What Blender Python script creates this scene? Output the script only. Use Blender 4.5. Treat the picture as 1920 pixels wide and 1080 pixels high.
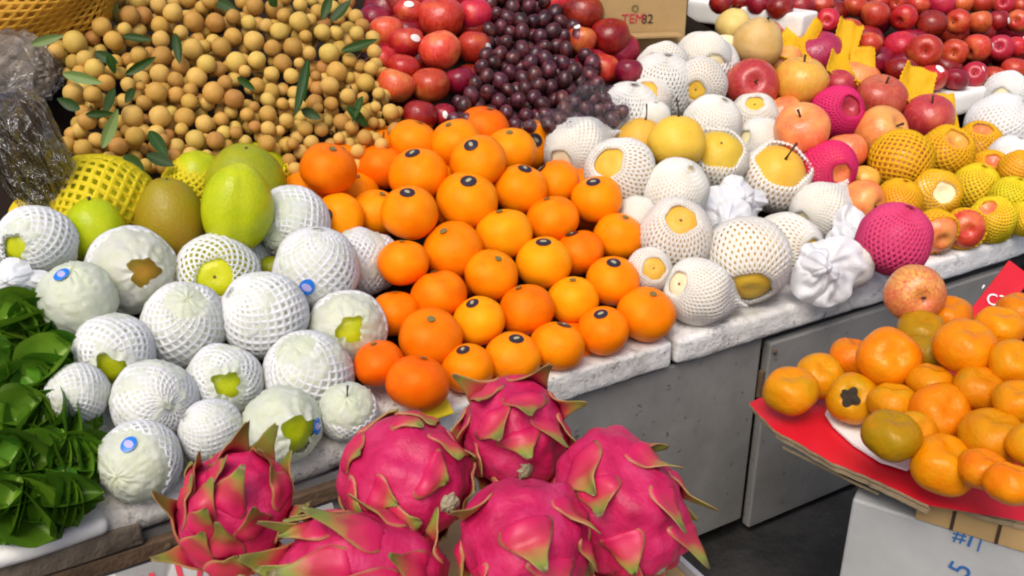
import bpy, bmesh, math, random
import numpy as np
from math import sin, cos, pi, radians, sqrt, exp
from mathutils import Vector, Matrix, noise, Quaternion
for o in list(bpy.data.objects): bpy.data.objects.remove(o)
random.seed(11)
# ------------------------------------------------------------------ camera, sky, sun, exposure
F = 1900.0                       # focal length in pixels of a 1920 wide picture
PITCH = radians(25); CAMZ = 1.145
sc = bpy.context.scene
COL = sc.collection
cam = bpy.data.cameras.new('camera'); cam.sensor_width = 36; cam.lens = F/1920*36; cam.clip_start = .02; cam.clip_end = 200
camo = bpy.data.objects.new('camera', cam); COL.objects.link(camo)
camo.location = (0, 0, CAMZ); camo.rotation_euler = (pi/2-PITCH, 0, 0)
sc.camera = camo
SUN_EL, SUN_AZ = radians(56), radians(200)     # azimuth the light comes from, clockwise from +Y
w = bpy.data.worlds.new('World'); sc.world = w; w.use_nodes = True
nt = w.node_tree
sky = nt.nodes.new('ShaderNodeTexSky'); sky.sky_type = 'NISHITA'; sky.sun_disc = False
sky.sun_elevation = SUN_EL; sky.sun_rotation = SUN_AZ; sky.dust_density = 4; sky.air_density = 1.0; sky.ozone_density = .6
bg = nt.nodes['Background']; bg.inputs['Strength'].default_value = .12
nt.links.new(sky.outputs[0], bg.inputs['Color'])
sl = bpy.data.lights.new('sun', 'SUN'); sl.energy = 1.5; sl.angle = radians(35); sl.color = (1, .95, .88)
so = bpy.data.objects.new('sun', sl); COL.objects.link(so)
sd = Vector((sin(SUN_AZ)*cos(SUN_EL), cos(SUN_AZ)*cos(SUN_EL), sin(SUN_EL)))
so.rotation_euler = (-sd).to_track_quat('-Z', 'Y').to_euler(); so.location = (0, 0, 5)
sc.view_settings.view_transform = 'Standard'; sc.view_settings.look = 'None'; sc.view_settings.gamma = 1
sc.view_settings.exposure = 0.45
sc.cycles.filter_width = 2.1
sc.render.resolution_x = 1024; sc.render.resolution_y = 576

# ------------------------------------------------------------------ geometry of the place
CR = Vector((1, 0, 0)); CU = Vector((0, sin(PITCH), cos(PITCH))); CF = Vector((0, cos(PITCH), -sin(PITCH)))
CP = Vector((0, 0, CAMZ))
def ray(px, py): return CR*((px-960)/F) + CU*(-(py-540)/F) + CF
ZL = .44                                        # height of the stall ledge
PHI = radians(30.2); E = Vector((cos(PHI), sin(PHI), 0)); N = Vector((-sin(PHI), cos(PHI), 0))
O0 = Vector((.245, 1.326, 0))
def S(u, v, z): return O0 + E*u + N*v + Vector((0, 0, z))
def at_z(px, py, z):
    d = ray(px, py); return CP + d*((z-CAMZ)/d.z)
def uv(px, py, z=ZL):
    p = at_z(px, py, z)-O0; return p.dot(E), p.dot(N)
SL = .445                                       # rise of the display per metre
def t_plane(px, py, lift, sl=SL, v0=.05):       # depth at which a ray meets the sloping heap surface
    d = ray(px, py)
    return (ZL+lift-CAMZ + sl*((CP-O0).dot(N)-v0)) / (d.z - sl*d.dot(N))
def axis_px(ox, oy, back=False):                # unit vector towards a mark seen at offset (ox, oy) in radii
    m = sqrt(ox*ox+oy*oy)
    if m > .97: ox, oy = ox*.97/m, oy*.97/m
    z = sqrt(max(0, 1-ox*ox-oy*oy))*(-1 if back else 1)
    return (CR*ox - CU*oy - CF*z).normalized()
def orient(a, spin=0):
    return a.to_track_quat('Z', 'Y').to_matrix().to_4x4() @ Matrix.Rotation(spin, 4, 'Z')
def TRS(loc, R, s):
    if not hasattr(s, '__len__'): s = (s, s, s)
    return Matrix.Translation(loc) @ R @ Matrix.Diagonal((*s, 1))
I4 = Matrix.Identity(4)

# ------------------------------------------------------------------ object helpers
def mk(name, verts, faces, smooth=True, attr=None):
    me = bpy.data.meshes.new(name); me.from_pydata([tuple(v) for v in verts], [], faces)
    if smooth: me.polygons.foreach_set('use_smooth', [True]*len(me.polygons))
    if attr:
        a = me.color_attributes.new('pig', 'FLOAT_COLOR', 'POINT')
        a.data.foreach_set('color', [c for t in attr for c in (t[0], t[1], 0, 1)])
    me.update(); return me
def bm_mesh(name, bm, smooth=False):
    me = bpy.data.meshes.new(name); bm.to_mesh(me); bm.free()
    if smooth: me.polygons.foreach_set('use_smooth', [True]*len(me.polygons))
    return me
def add(name, me, mat, M=I4, parent=None, label=None):
    o = bpy.data.objects.new(name, me); COL.objects.link(o)
    if mat:
        if len(me.materials) == 0: me.materials.append(mat)
        if me.materials[0] != mat:
            o.material_slots[0].link = 'OBJECT'; o.material_slots[0].material = mat
    if parent is not None:
        o.parent = parent; o.matrix_basis = WM[parent.name].inverted() @ M
    else: o.matrix_basis = M
    WM[o.name] = M.copy()
    if label: o['label'] = label
    return o
WM = {}
def tag(o, label, cat, group=None):
    o['label'] = label; o['category'] = cat
    if group: o['group'] = group
    return o
def thing(name, loc, label, cat, group=None):
    o = bpy.data.objects.new(name, None); COL.objects.link(o); o.empty_display_size = .02
    o.location = loc; WM[o.name] = Matrix.Translation(loc)
    return tag(o, label, cat, group)
def struct(name, me, mat, M=I4):
    o = add(name, me, mat, M); o['kind'] = 'structure'; return o

# ------------------------------------------------------------------ materials
class NT:
    def __init__(s, name):
        s.m = bpy.data.materials.new(name); s.m.use_nodes = True; s.t = s.m.node_tree
        s.b = s.t.nodes['Principled BSDF']; s.out = s.t.nodes['Material Output']
    def n(s, ty, **kw):
        nd = s.t.nodes.new('ShaderNode'+ty)
        for k, v in kw.items():
            if k in nd.inputs.keys(): nd.inputs[k].default_value = v
            else: setattr(nd, k, v)
        return nd
    def l(s, a, b): s.t.links.new(a, b)
    def coords(s, scale=(1, 1, 1), rnd=True):
        tc = s.n('TexCoord'); mp = s.n('Mapping'); mp.inputs['Scale'].default_value = scale
        s.l(tc.outputs['Object'], mp.inputs['Vector'])
        if not rnd: return mp.outputs[0]
        oi = s.n('ObjectInfo'); mu = s.n('Math', operation='MULTIPLY'); mu.inputs[1].default_value = 37
        s.l(oi.outputs['Random'], mu.inputs[0])
        va = s.n('VectorMath', operation='ADD'); s.l(mp.outputs[0], va.inputs[0]); s.l(mu.outputs[0], va.inputs[1])
        return va.outputs[0]
    def noise(s, vec, scale, detail=3, rough=.55):
        nd = s.n('TexNoise', Scale=scale, Detail=detail, Roughness=rough); s.l(vec, nd.inputs['Vector']); return nd.outputs['Fac']
    def ramp(s, fac, stops, interp='LINEAR'):
        nd = s.n('ValToRGB'); cr = nd.color_ramp; cr.interpolation = interp
        while len(cr.elements) < len(stops): cr.elements.new(.5)
        for e, (p, c) in zip(cr.elements, stops): e.position = p; e.color = (*c, 1)
        s.l(fac, nd.inputs[0]); return nd.outputs[0]
    def mix(s, fac, a, b, mode='MIX'):
        nd = s.n('Mix', data_type='RGBA', blend_type=mode)
        for v, i in ((fac, 0), (a, 6), (b, 7)):
            if hasattr(v, 'is_output'): s.l(v, nd.inputs[i])
            elif i == 0: nd.inputs[0].default_value = v
            else: nd.inputs[i].default_value = (*v, 1)
        return nd.outputs[2]
    def math(s, op, a, b=0, c=0):
        nd = s.n('Math', operation=op)
        for i, v in enumerate((a, b, c)):
            if hasattr(v, 'is_output'): s.l(v, nd.inputs[i])
            else: nd.inputs[i].default_value = v
        return nd.outputs[0]
    def bump(s, h, strength=.3, dist=.02):
        nd = s.n('Bump', Strength=strength, Distance=dist); s.l(h, nd.inputs['Height']); s.l(nd.outputs[0], s.b.inputs['Normal'])
    def vary(s, col, amt=.15, hue=.012):
        oi = s.n('ObjectInfo'); hs = s.n('HueSaturation')
        mr = s.n('MapRange'); mr.inputs[3].default_value = 1-amt; mr.inputs[4].default_value = 1+amt*.6
        s.l(oi.outputs['Random'], mr.inputs[0]); s.l(mr.outputs[0], hs.inputs['Value'])
        m2 = s.n('Math', operation='MULTIPLY'); m2.inputs[1].default_value = 7.31; s.l(oi.outputs['Random'], m2.inputs[0])
        fr = s.n('Math', operation='FRACT'); s.l(m2.outputs[0], fr.inputs[0])
        m3 = s.n('MapRange'); m3.inputs[3].default_value = .5-hue; m3.inputs[4].default_value = .5+hue
        s.l(fr.outputs[0], m3.inputs[0]); s.l(m3.outputs[0], hs.inputs['Hue'])
        s.l(col, hs.inputs['Color']); return hs.outputs[0]
    def done(s, col, rough=.5, spec=.5, sss=0, sssr=(1, .4, .1), coat=0):
        if hasattr(col, 'is_output'): s.l(col, s.b.inputs['Base Color'])
        else: s.b.inputs['Base Color'].default_value = (*col, 1)
        if hasattr(rough, 'is_output'): s.l(rough, s.b.inputs['Roughness'])
        else: s.b.inputs['Roughness'].default_value = rough
        s.b.inputs['Specular IOR Level'].default_value = spec
        if sss:
            s.b.inputs['Subsurface Weight'].default_value = sss
            s.b.inputs['Subsurface Radius'].default_value = sssr; s.b.inputs['Subsurface Scale'].default_value = .006
        s.b.inputs['Coat Weight'].default_value = coat
        return s.m

def m_citrus(name, c1, c2, rough=.36):
    s = NT(name); v = s.coords()
    n1 = s.noise(v, 1.6, 3); c = s.ramp(n1, [(.3, c1), (.7, c2)])
    vo = s.n('TexVoronoi', Scale=26); s.l(v, vo.inputs['Vector'])
    n2 = s.noise(v, 9, 2)
    c = s.mix(s.ramp(vo.outputs['Distance'], [(.05, (.25,)*3), (.25, (0,)*3)]), c, tuple(x*.75 for x in c1))
    c = s.mix(s.ramp(n2, [(.72, (0,)*3), (.8, (.35,)*3)]), c, (.35, .12, .02))
    s.bump(vo.outputs['Distance'], .13, .03)
    s.b.inputs['Specular Tint'].default_value = (1, .72, .3, 1)
    return s.done(s.vary(c, .1, .008), rough, .28)
def m_apple(name, base, streak, blush, amt, rough=.28, speck=(.8, .6, .35)):
    s = NT(name); v = s.coords()
    st = s.noise(s.coords((6, 6, .6)), 1.6, 4, .7)
    bl = s.noise(v, .75, 2)
    c = s.mix(s.ramp(st, [(.35, (0,)*3), (.68, (1,)*3)]), base, streak)
    c = s.mix(s.ramp(bl, [(amt-.12, (0,)*3), (amt+.14, (.85,)*3)]), c, blush)
    vo = s.n('TexVoronoi', Scale=9); s.l(v, vo.inputs['Vector'])
    c = s.mix(s.ramp(vo.outputs['Distance'], [(.06, (.5,)*3), (.13, (0,)*3)]), c, speck)
    s.bump(s.noise(v, 5, 3), .08, .05)
    return s.done(s.vary(c, .16, .012), rough, .5)
def m_pear(name, c1, c2, spk, rough=.42):
    s = NT(name); v = s.coords()
    c = s.ramp(s.noise(v, 1.3, 3), [(.3, c1), (.72, c2)])
    vo = s.n('TexVoronoi', Scale=14); s.l(v, vo.inputs['Vector'])
    c = s.mix(s.ramp(vo.outputs['Distance'], [(.08, (.75,)*3), (.18, (0,)*3)]), c, spk)
    c = s.mix(s.ramp(s.noise(v, 3.2, 5, .7), [(.6, (0,)*3), (.78, (.5,)*3)]), c, spk)
    s.bump(s.noise(v, 12, 3), .12, .03)
    return s.done(s.vary(c, .1, .01), rough, .3)
def m_foam(name, c, trans=.25, ridge=1.0):
    s = NT(name); v = s.coords()
    cc = s.mix(s.ramp(s.noise(v, 2.5, 4), [(.45, (0,)*3), (.8, (.35,)*3)]), c, tuple(x*.82 for x in c))
    s.bump(s.noise(v, 40, 2), .25, .02)
    s.done(s.vary(cc, .06, .004), .6, .35)
    tr = s.n('BsdfTranslucent'); s.l(cc, tr.inputs[0])
    mx = s.n('MixShader'); mx.inputs[0].default_value = trans
    s.l(s.b.outputs[0], mx.inputs[1]); s.l(tr.outputs[0], mx.inputs[2]); s.l(mx.outputs[0], s.out.inputs[0])
    return s.m
def m_paper(name, c, alpha=.8):
    s = NT(name); v = s.coords()
    n = s.noise(s.coords((1, 1, 2.4)), 3.2, 6, .68); s.bump(n, .3, .02)
    cc = s.mix(s.ramp(s.noise(v, 2, 3), [(.35, (0,)*3), (.75, (1,)*3)]), c, (.87, .88, .87))
    s.done(cc, .42, .4); s.b.inputs['Alpha'].default_value = alpha
    tr = s.n('BsdfTranslucent'); s.l(cc, tr.inputs[0]); mx = s.n('MixShader'); mx.inputs[0].default_value = .30
    s.l(s.b.outputs[0], mx.inputs[1]); s.l(tr.outputs[0], mx.inputs[2]); s.l(mx.outputs[0], s.out.inputs[0])
    return s.m
def m_plain(name, c, rough=.6, spec=.4, nscale=8, dark=.7, bump=.2):
    s = NT(name); v = s.coords()
    cc = s.mix(s.ramp(s.noise(v, nscale, 5, .65), [(.35, (0,)*3), (.72, (1,)*3)]), c, tuple(x*dark for x in c))
    s.bump(s.noise(v, nscale*4, 3), bump, .01)
    return s.done(cc, rough, spec)
def m_flat(name, c, rough=.5, spec=.4): return NT(name).done(c, rough, spec)
def m_film(name, tint=(.92, .93, .95), gl=.22, bscale=9):
    s = NT(name); v = s.coords()
    t = s.n('BsdfTransparent'); t.inputs[0].default_value = (*tint, 1)
    g = s.n('BsdfGlossy', Roughness=.07); nb = s.n('Bump', Strength=.9, Distance=.15)
    s.l(s.noise(v, bscale, 5, .6), nb.inputs['Height']); s.l(nb.outputs[0], g.inputs['Normal'])
    mx = s.n('MixShader'); mx.inputs[0].default_value = gl
    s.l(t.outputs[0], mx.inputs[1]); s.l(g.outputs[0], mx.inputs[2]); s.l(mx.outputs[0], s.out.inputs[0])
    return s.m
def m_leaf(name, c1, c2, rib=(.3, .42, .12)):
    s = NT(name); a = s.n('Attribute', attribute_name='pig'); sx = s.n('SeparateColor'); s.l(a.outputs['Color'], sx.inputs[0])
    v = s.coords()
    c = s.ramp(s.noise(v, 30, 3), [(.3, c1), (.7, c2)])
    c = s.mix(s.ramp(sx.outputs[1], [(.03, (.8,)*3), (.1, (0,)*3)]), c, rib)
    wv = s.n('TexWave', Scale=7, Distortion=1.2); cb = s.n('CombineXYZ'); s.l(sx.outputs[0], cb.inputs[0]); s.l(sx.outputs[1], cb.inputs[1]); s.l(cb.outputs[0], wv.inputs['Vector'])
    c = s.mix(s.ramp(wv.outputs['Fac'], [(.85, (0,)*3), (1, (.10,)*3)]), c, rib)
    s.bump(wv.outputs['Fac'], .08, .002)
    s.done(s.vary(c, .25, .015), .5, .35)
    tr = s.n('BsdfTranslucent'); s.l(c, tr.inputs[0]); mx = s.n('MixShader'); mx.inputs[0].default_value = .25
    s.l(s.b.outputs[0], mx.inputs[1]); s.l(tr.outputs[0], mx.inputs[2]); s.l(mx.outputs[0], s.out.inputs[0])
    return s.m

M = {}
M['orange'] = m_citrus('orange_peel', (.88, .185, .001), (.93, .26, .002))
M['orange2'] = m_citrus('orange_peel_deep', (.86, .14, .001), (.9, .2, .002))
M['orange3'] = m_citrus('orange_peel_light', (.9, .25, .002), (.93, .32, .004))
def m_pers(name, c1, c2, c3):
    s = NT(name); v = s.coords()
    c = s.ramp(s.noise(v, 1.1, 4, .6), [(.3, c1), (.55, c2), (.75, c3)])
    c = s.mix(s.ramp(s.noise(v, 14, 5, .7), [(.6, (0,)*3), (.75, (.3,)*3)]), c, tuple(x*.55 for x in c1))
    c = s.mix(s.ramp(s.noise(v, 5, 2), [(.77, (0,)*3), (.79, (.8,)*3)]), c, (.06, .03, .01))
    s.bump(s.noise(v, 4, 3), .1, .04); s.b.inputs['Specular Tint'].default_value = (1, .8, .5, 1)
    return s.done(s.vary(c, .1, .008), .3, .32)
M['pers'] = m_pers('persimmon_skin', (.64, .20, .002), (.62, .25, .003), (.5, .26, .006))
M['pers2'] = m_pers('persimmon_skin_ripe', (.74, .17, .001), (.72, .22, .002), (.66, .26, .004))
M['olive'] = m_pers('persimmon_skin_unripe', (.32, .19, .003), (.38, .19, .003), (.5, .2, .002))
M['red'] = m_apple('apple_red', (.58, .024, .018), (.38, .008, .012), (.68, .15, .04), .64)
M['dred'] = m_apple('apple_dark_red', (.27, .006, .014), (.13, .003, .01), (.42, .02, .02), .62)
M['ored'] = m_apple('apple_orange_red', (.66, .11, .03), (.52, .035, .02), (.74, .28, .06), .6)
M['brick'] = m_apple('apple_brick', (.52, .085, .05), (.36, .03, .025), (.62, .2, .08), .6)
M['blush'] = m_apple('apple_blush', (.78, .25, .065), (.72, .14, .045), (.8, .38, .09), .55)
M['yell'] = m_apple('apple_yellow', (.8, .47, .06), (.78, .34, .05), (.68, .14, .05), .66)
M['plum'] = m_apple('apple_plum', (.45, .03, .06), (.3, .01, .05), (.5, .06, .06), .6)
M['pear'] = m_pear('pear_yellow', (.74, .42, .035), (.76, .48, .06), (.4, .2, .03))
M['pearpale'] = m_pear('pear_pale', (.86, .74, .42), (.88, .78, .5), (.66, .5, .2))
M['russet'] = m_pear('pear_russet', (.66, .42, .12), (.74, .54, .22), (.36, .2, .05))
M['green'] = m_pear('fruit_green', (.38, .44, .004), (.52, .53, .008), (.3, .36, .006), .28)
M['greendeep'] = m_pear('fruit_deep_green', (.24, .28, .006), (.36, .36, .01), (.25, .2, .02), .32)
M['olivebrown'] = m_pear('fruit_olive_brown', (.36, .2, .015), (.32, .27, .008), (.26, .13, .02), .38)
M['white'] = m_foam('foam_white', (.91, .91, .93))
M['cream'] = m_foam('foam_cream', (.92, .90, .85))
M['yfoam'] = m_foam('foam_yellow', (.92, .52, .008))
M['lemon'] = m_foam('foam_lemon', (.88, .7, .015))
M['pink'] = m_foam('foam_magenta', (.84, .03, .19))
M['mauve'] = m_foam('foam_pink', (.86, .07, .22))
M['paper'] = m_paper('thin_wrap', (.86, .90, .74), .82)
M['tissue'] = m_paper('tissue_white', (.92, .92, .95), .98)
M['longan'] = m_pear('longan_shell', (.50, .28, .05), (.56, .33, .07), (.33, .16, .03), .62)
M['longan2'] = m_pear('longan_shell_light', (.60, .37, .08), (.62, .41, .10), (.42, .23, .05), .62)
M['longan3'] = m_pear('longan_shell_brown', (.42, .20, .04), (.48, .25, .06), (.28, .12, .03), .62)
M['twig'] = m_plain('twig_bark', (.12, .075, .035), .8, .2, 30)
M['stem'] = m_plain('fruit_stem', (.07, .04, .025), .7, .3, 20)
M['spot'] = m_plain('calyx_brown', (.17, .095, .03), .8, .2, 20)
M['striped'] = m_apple('apple_striped', (.72, .46, .09), (.58, .10, .04), (.6, .13, .05), .56)
M['navy'] = m_flat('sticker_dark', (.035, .02, .028), .35)
M['mark'] = m_flat('sticker_mark', (.36, .35, .22), .4)
M['blue'] = m_flat('sticker_blue', (.01, .17, .62), .3)
M['bluemark'] = m_flat('sticker_blue_mark', (.4, .38, .7), .4)
M['label'] = m_flat('sticker_white', (.82, .8, .76), .4)
M['button'] = m_plain('stem_button', (.2, .17, .05), .7, .3, 20)
M['calyx'] = m_plain('dry_calyx', (.045, .032, .02), .8, .2, 16)
s = NT('grape_skin'); v = s.coords()
c = s.ramp(s.noise(v, 1.1, 2), [(.3, (.022, .005, .008)), (.5, (.06, .010, .014)), (.7, (.17, .026, .024))])
c = s.mix(s.ramp(s.noise(v, 2.4, 5, .7), [(.45, (0,)*3), (.85, (.22,)*3)]), c, (.16, .12, .14))
M['grape'] = s.done(s.vary(c, .35, .02), s.ramp(s.noise(v, 3, 3), [(.3, (.2,)*3), (.7, (.45,)*3)]), .5)
s = NT('dragon_skin'); v = s.coords()
c = s.ramp(s.noise(v, 1.7, 4, .6), [(.25, (.36, .006, .05)), (.5, (.50, .012, .085)), (.8, (.58, .05, .15))])
c = s.mix(s.ramp(s.noise(v, 11, 5, .75), [(.58, (0,)*3), (.8, (.5,)*3)]), c, (.34, .03, .06))
c = s.mix(s.ramp(s.noise(v, 26, 4, .7), [(.66, (0,)*3), (.76, (.4,)*3)]), c, (.6, .3, .25))
s.bump(s.noise(v, 5, 3), .12, .03)
M['dragon'] = s.done(c, .46, .3)
s = NT('dragon_scale'); a = s.n('Attribute', attribute_name='pig'); sx = s.n('SeparateColor'); s.l(a.outputs['Color'], sx.inputs[0])
v = s.coords()
tip = s.math('ADD', sx.outputs[0], s.math('MULTIPLY', s.math('SUBTRACT', s.noise(v, 40, 3), .5), .5))
c = s.ramp(tip, [(.2, (.54, .010, .08)), (.56, (.48, .04, .06)), (.74, (.34, .18, .045)), (.86, (.2, .24, .035)), (1, (.15, .12, .04))])
ed = s.math('ADD', sx.outputs[1], s.math('MULTIPLY', s.math('SUBTRACT', s.noise(v, 60, 3), .5), .4))
c = s.mix(s.ramp(ed, [(.84, (0,)*3), (1.04, (.8,)*3)]), c, (.34, .2, .07))
s.bump(s.noise(s.coords((1, 1, 1)), 90, 3), .2, .002)
M['scale'] = s.done(c, .45, .4)
M['scar'] = m_plain('blossom_scar', (.62, .55, .36), .8, .2, 60, .4, .5)
M['lgleaf'] = m_leaf('longan_leaf', (.018, .06, .006), (.035, .09, .01), (.05, .11, .02))
M['lgleafpale'] = m_leaf('longan_leaf_pale', (.16, .24, .06), (.2, .28, .09), (.28, .36, .14))
M['veg'] = m_leaf('leafy_green', (.075, .20, .008), (.145, .31, .016), (.27, .43, .08))
M['vegdark'] = m_leaf('leafy_green_dark', (.04, .12, .006), (.08, .2, .011), (.18, .32, .05))
M['vegstem'] = m_plain('leafy_stem', (.3, .42, .1), .5, .4, 40)
# speckled ledge slabs
def m_slab(name, base, speck, amt, dirt):
    s = NT(name); v = s.coords()
    vo = s.n('TexVoronoi', Scale=95); s.l(v, vo.inputs['Vector'])
    n1 = s.noise(v, 60, 5, .7); n2 = s.noise(v, 9, 5, .6)
    c = s.mix(s.ramp(n1, [(amt+.03, (0,)*3), (amt+.13, (.8,)*3)]), base, speck)
    c = s.mix(s.ramp(n2, [(.46, (0,)*3), (.68, (.85,)*3)]), c, dirt)
    n3 = s.noise(v, 170, 3, .6)
    c = s.mix(s.ramp(n3, [(.66, (0,)*3), (.72, (.8,)*3)]), c, (.08, .07, .06))
    n4 = s.noise(v, 22, 6, .75)
    c = s.mix(s.ramp(n4, [(.58, (0,)*3), (.68, (.8,)*3)]), c, (.16, .14, .12))
    s.bump(n1, .8, .006)
    return s.done(c, .7, .3)
M['slab'] = m_slab('painted_slab', (.8, .78, .75), (.36, .34, .31), .55, (.42, .4, .36))
M['slabold'] = m_slab('weathered_slab', (.66, .63, .57), (.25, .23, .2), .52, (.34, .31, .26))
M['slabnew'] = m_slab('foam_slab', (.85, .83, .81), (.72, .71, .68), .62, (.74, .72, .69))
M['steel'] = None
s = NT('painted_steel'); v = s.coords()
c = s.ramp(s.noise(v, 4, 5, .65), [(.3, (.20, .195, .185)), (.7, (.29, .28, .265))])
c = s.mix(s.ramp(s.noise(s.coords((22, 22, 9)), 1.3, 5, .7), [(.6, (0,)*3), (.78, (.45,)*3)]), c, (.12, .11, .1))
c = s.mix(s.ramp(s.noise(v, 2.2, 6, .7), [(.48, (0,)*3), (.72, (.75,)*3)]), c, (.12, .105, .09))
c = s.mix(s.ramp(s.noise(s.coords((9, 9, 1.2)), 2.1, 6, .75), [(.66, (0,)*3), (.72, (.7,)*3)]), c, (.12, .065, .03))
c = s.mix(s.ramp(s.noise(v, 70, 4, .6), [(.65, (0,)*3), (.71, (.8,)*3)]), c, (.04, .04, .04))
s.bump(s.noise(v, 9, 5), .3, .012)
M['steel'] = s.done(c, .48, .5)
M['steeldark'] = m_plain('cabinet_inside', (.03, .03, .03), .8, .2)
M['floor'] = None
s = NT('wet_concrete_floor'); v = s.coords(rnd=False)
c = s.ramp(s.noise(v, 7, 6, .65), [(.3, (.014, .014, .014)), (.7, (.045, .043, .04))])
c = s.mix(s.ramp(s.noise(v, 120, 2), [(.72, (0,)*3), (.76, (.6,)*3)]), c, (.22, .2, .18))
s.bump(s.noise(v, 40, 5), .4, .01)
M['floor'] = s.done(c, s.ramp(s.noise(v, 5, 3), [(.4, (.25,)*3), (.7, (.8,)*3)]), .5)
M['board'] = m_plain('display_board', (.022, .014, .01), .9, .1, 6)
M['card'] = m_plain('brown_cardboard', (.46, .3, .13), .8, .2, 12, .8, .1)
M['cardedge'] = m_plain('cardboard_edge', (.36, .27, .16), .85, .2, 30)
M['cwhite'] = m_plain('white_carton', (.47, .475, .465), .65, .3, 6, .78, .1)
M['cred'] = m_plain('red_print_card', (.66, .008, .022), .42, .5, 14, .85, .05)
M['ctext'] = m_flat('print_red', (.55, .03, .06), .6)
M['ctextblue'] = m_flat('print_blue', (.03, .13, .36), .6)
M['ctextdark'] = m_flat('print_dark', (.05, .025, .015), .7)
M['ctextwhite'] = m_flat('print_white', (.8, .76, .77), .5)
M['foamtray'] = m_plain('white_foam_tray', (.84, .82, .78), .6, .3, 10, .93, .15)
M['wood'] = m_plain('weathered_timber', (.24, .19, .14), .85, .2, 12, .35, .6)
M['rust'] = m_plain('rusty_steel', (.16, .1, .06), .8, .3, 20, .5, .4)
M['film'] = m_film('clear_film', (.97, .97, .98), .13, 30)
M['bagfilm'] = m_film('bag_film', (.9, .87, .83), .22, 1.6)
s = NT('bagged_brown'); v = s.coords()
c = s.ramp(s.noise(v, 9, 5, .65), [(.3, (.010, .005, .003)), (.7, (.05, .022, .010))])
nb = s.n('Bump', Strength=.6, Distance=.12); s.l(s.noise(s.coords((1, 1, .5)), 3.5, 5, .6), nb.inputs['Height']); s.l(nb.outputs[0], s.b.inputs['Coat Normal'])
s.b.inputs['Coat Roughness'].default_value = .08
M['brown'] = s.done(c, .6, .3, coat=1)
s = NT('crumpled_plastic'); v = s.coords()
c = s.ramp(s.noise(v, 3, 5, .65), [(.3, (.12, .09, .06)), (.7, (.36, .31, .25))])
nb = s.n('Bump', Strength=.8, Distance=.2); s.l(s.noise(v, 4, 5, .6), nb.inputs['Height']); s.l(nb.outputs[0], s.b.inputs['Coat Normal'])
s.b.inputs['Coat Roughness'].default_value = .1
M['pouch'] = s.done(c, .5, .4, coat=1)
M['sacknet'] = m_foam('sack_net', (.7, .36, .025), .1)
M['sackin'] = m_plain('sack_content', (.62, .29, .025), .7, .3, 6, .55, .5)

# ------------------------------------------------------------------ fruit shapes (unit size, +Z = stem end)
def lathe(name, fn, nt_=28, np_=44):
    vs = [Vector(fn(0, 0))]; fs = []
    for i in range(1, nt_):
        for j in range(np_): vs.append(Vector(fn(pi*i/nt_, 2*pi*j/np_)))
    vs.append(Vector(fn(pi, 0))); last = len(vs)-1
    for j in range(np_): fs.append((0, 1+j, 1+(j+1) % np_))
    for i in range(nt_-2):
        a = 1+i*np_; b = a+np_
        for j in range(np_): k = (j+1) % np_; fs.append((a+j, b+j, b+k, a+k))
    a = 1+(nt_-2)*np_
    for j in range(np_): fs.append((a+j, last, a+(j+1) % np_))
    return mk(name, vs, fs)
def wob(th, ph, sd, a, f=1.2):
    p = Vector((sin(th)*cos(ph), sin(th)*sin(ph), cos(th)))*f + Vector((sd*3.7, sd*1.3, sd*7.1))
    return 1+a*noise.noise(p)
def f_orange(sd):
    def f(t, p):
        k = wob(t, p, sd, .05); r = sin(t)**.94*k*(1+.012*cos(9*p+sd)*exp(-((t-.5)/.4)**2))
        z = cos(t)*.93*k - .09*exp(-(t/.22)**2) + .05*exp(-((pi-t)/.25)**2)
        return (r*cos(p), r*sin(p), z)
    return f
def f_apple(sd, el=.92):
    def f(t, p):
        k = wob(t, p, sd, .07); lob = 1+.03*cos(5*p+sd)*max(0, -cos(t))
        r = sin(t)**.92*(1+.09*cos(t))*k*lob
        z = cos(t)*el*k - .24*exp(-(t/.22)**2) + .15*exp(-((pi-t)/.22)**2)
        return (r*cos(p), r*sin(p), z)
    return f
def f_pear(sd, el=.98, neck=.1):
    def f(t, p):
        k = wob(t, p, sd, .07); r = sin(t)**.95*(1-neck*max(0, cos(t)))*k
        z = cos(t)*el*k - .08*exp(-(t/.2)**2) + .12*exp(-((pi-t)/.28)**2)
        return (r*cos(p), r*sin(p), z)
    return f
def f_green(sd, el=1.15):
    def f(t, p):
        k = wob(t, p, sd, .06); q = ((p-1.2+pi) % (2*pi))-pi
        r = sin(t)**.97*k*(1-.06*exp(-(q/.2)**2))*(1-.05*cos(t)); z = cos(t)*el*k - .05*exp(-(t/.2)**2)
        return (r*cos(p), r*sin(p), z)
    return f
def f_pers(sd):
    def f(t, p):
        k = wob(t, p, sd, .06); sq = 1+.035*cos(4*p+sd)
        r = sin(t)**.82*k*sq; z = cos(t)*.80*k - .14*exp(-(t/.26)**2) - .05*exp(-(t/.6)**2) + .05*exp(-((pi-t)/.3)**2) - .03*cos(4*p+sd)*exp(-((t-.6)/.4)**2)
        return (r*cos(p), r*sin(p), z)
    return f
def f_ball(sd, a=.06):
    def f(t, p):
        k = wob(t, p, sd, a); return (sin(t)*cos(p)*k, sin(t)*sin(p)*k, cos(t)*k)
    return f
ORANGE = [lathe('orange', f_orange(i)) for i in range(5)]
APPLE = [lathe('apple', f_apple(i, .88+.05*(i % 3))) for i in range(5)]
PEAR = [lathe('pear', f_pear(i)) for i in range(3)]
GREEN = [lathe('green_fruit', f_green(i, 1.0+.1*(i % 3))) for i in range(3)]
PERS = [lathe('persimmon', f_pers(i)) for i in range(4)]
LONGAN = [lathe('longan', f_ball(i, .07), 14, 20) for i in range(4)]
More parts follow.
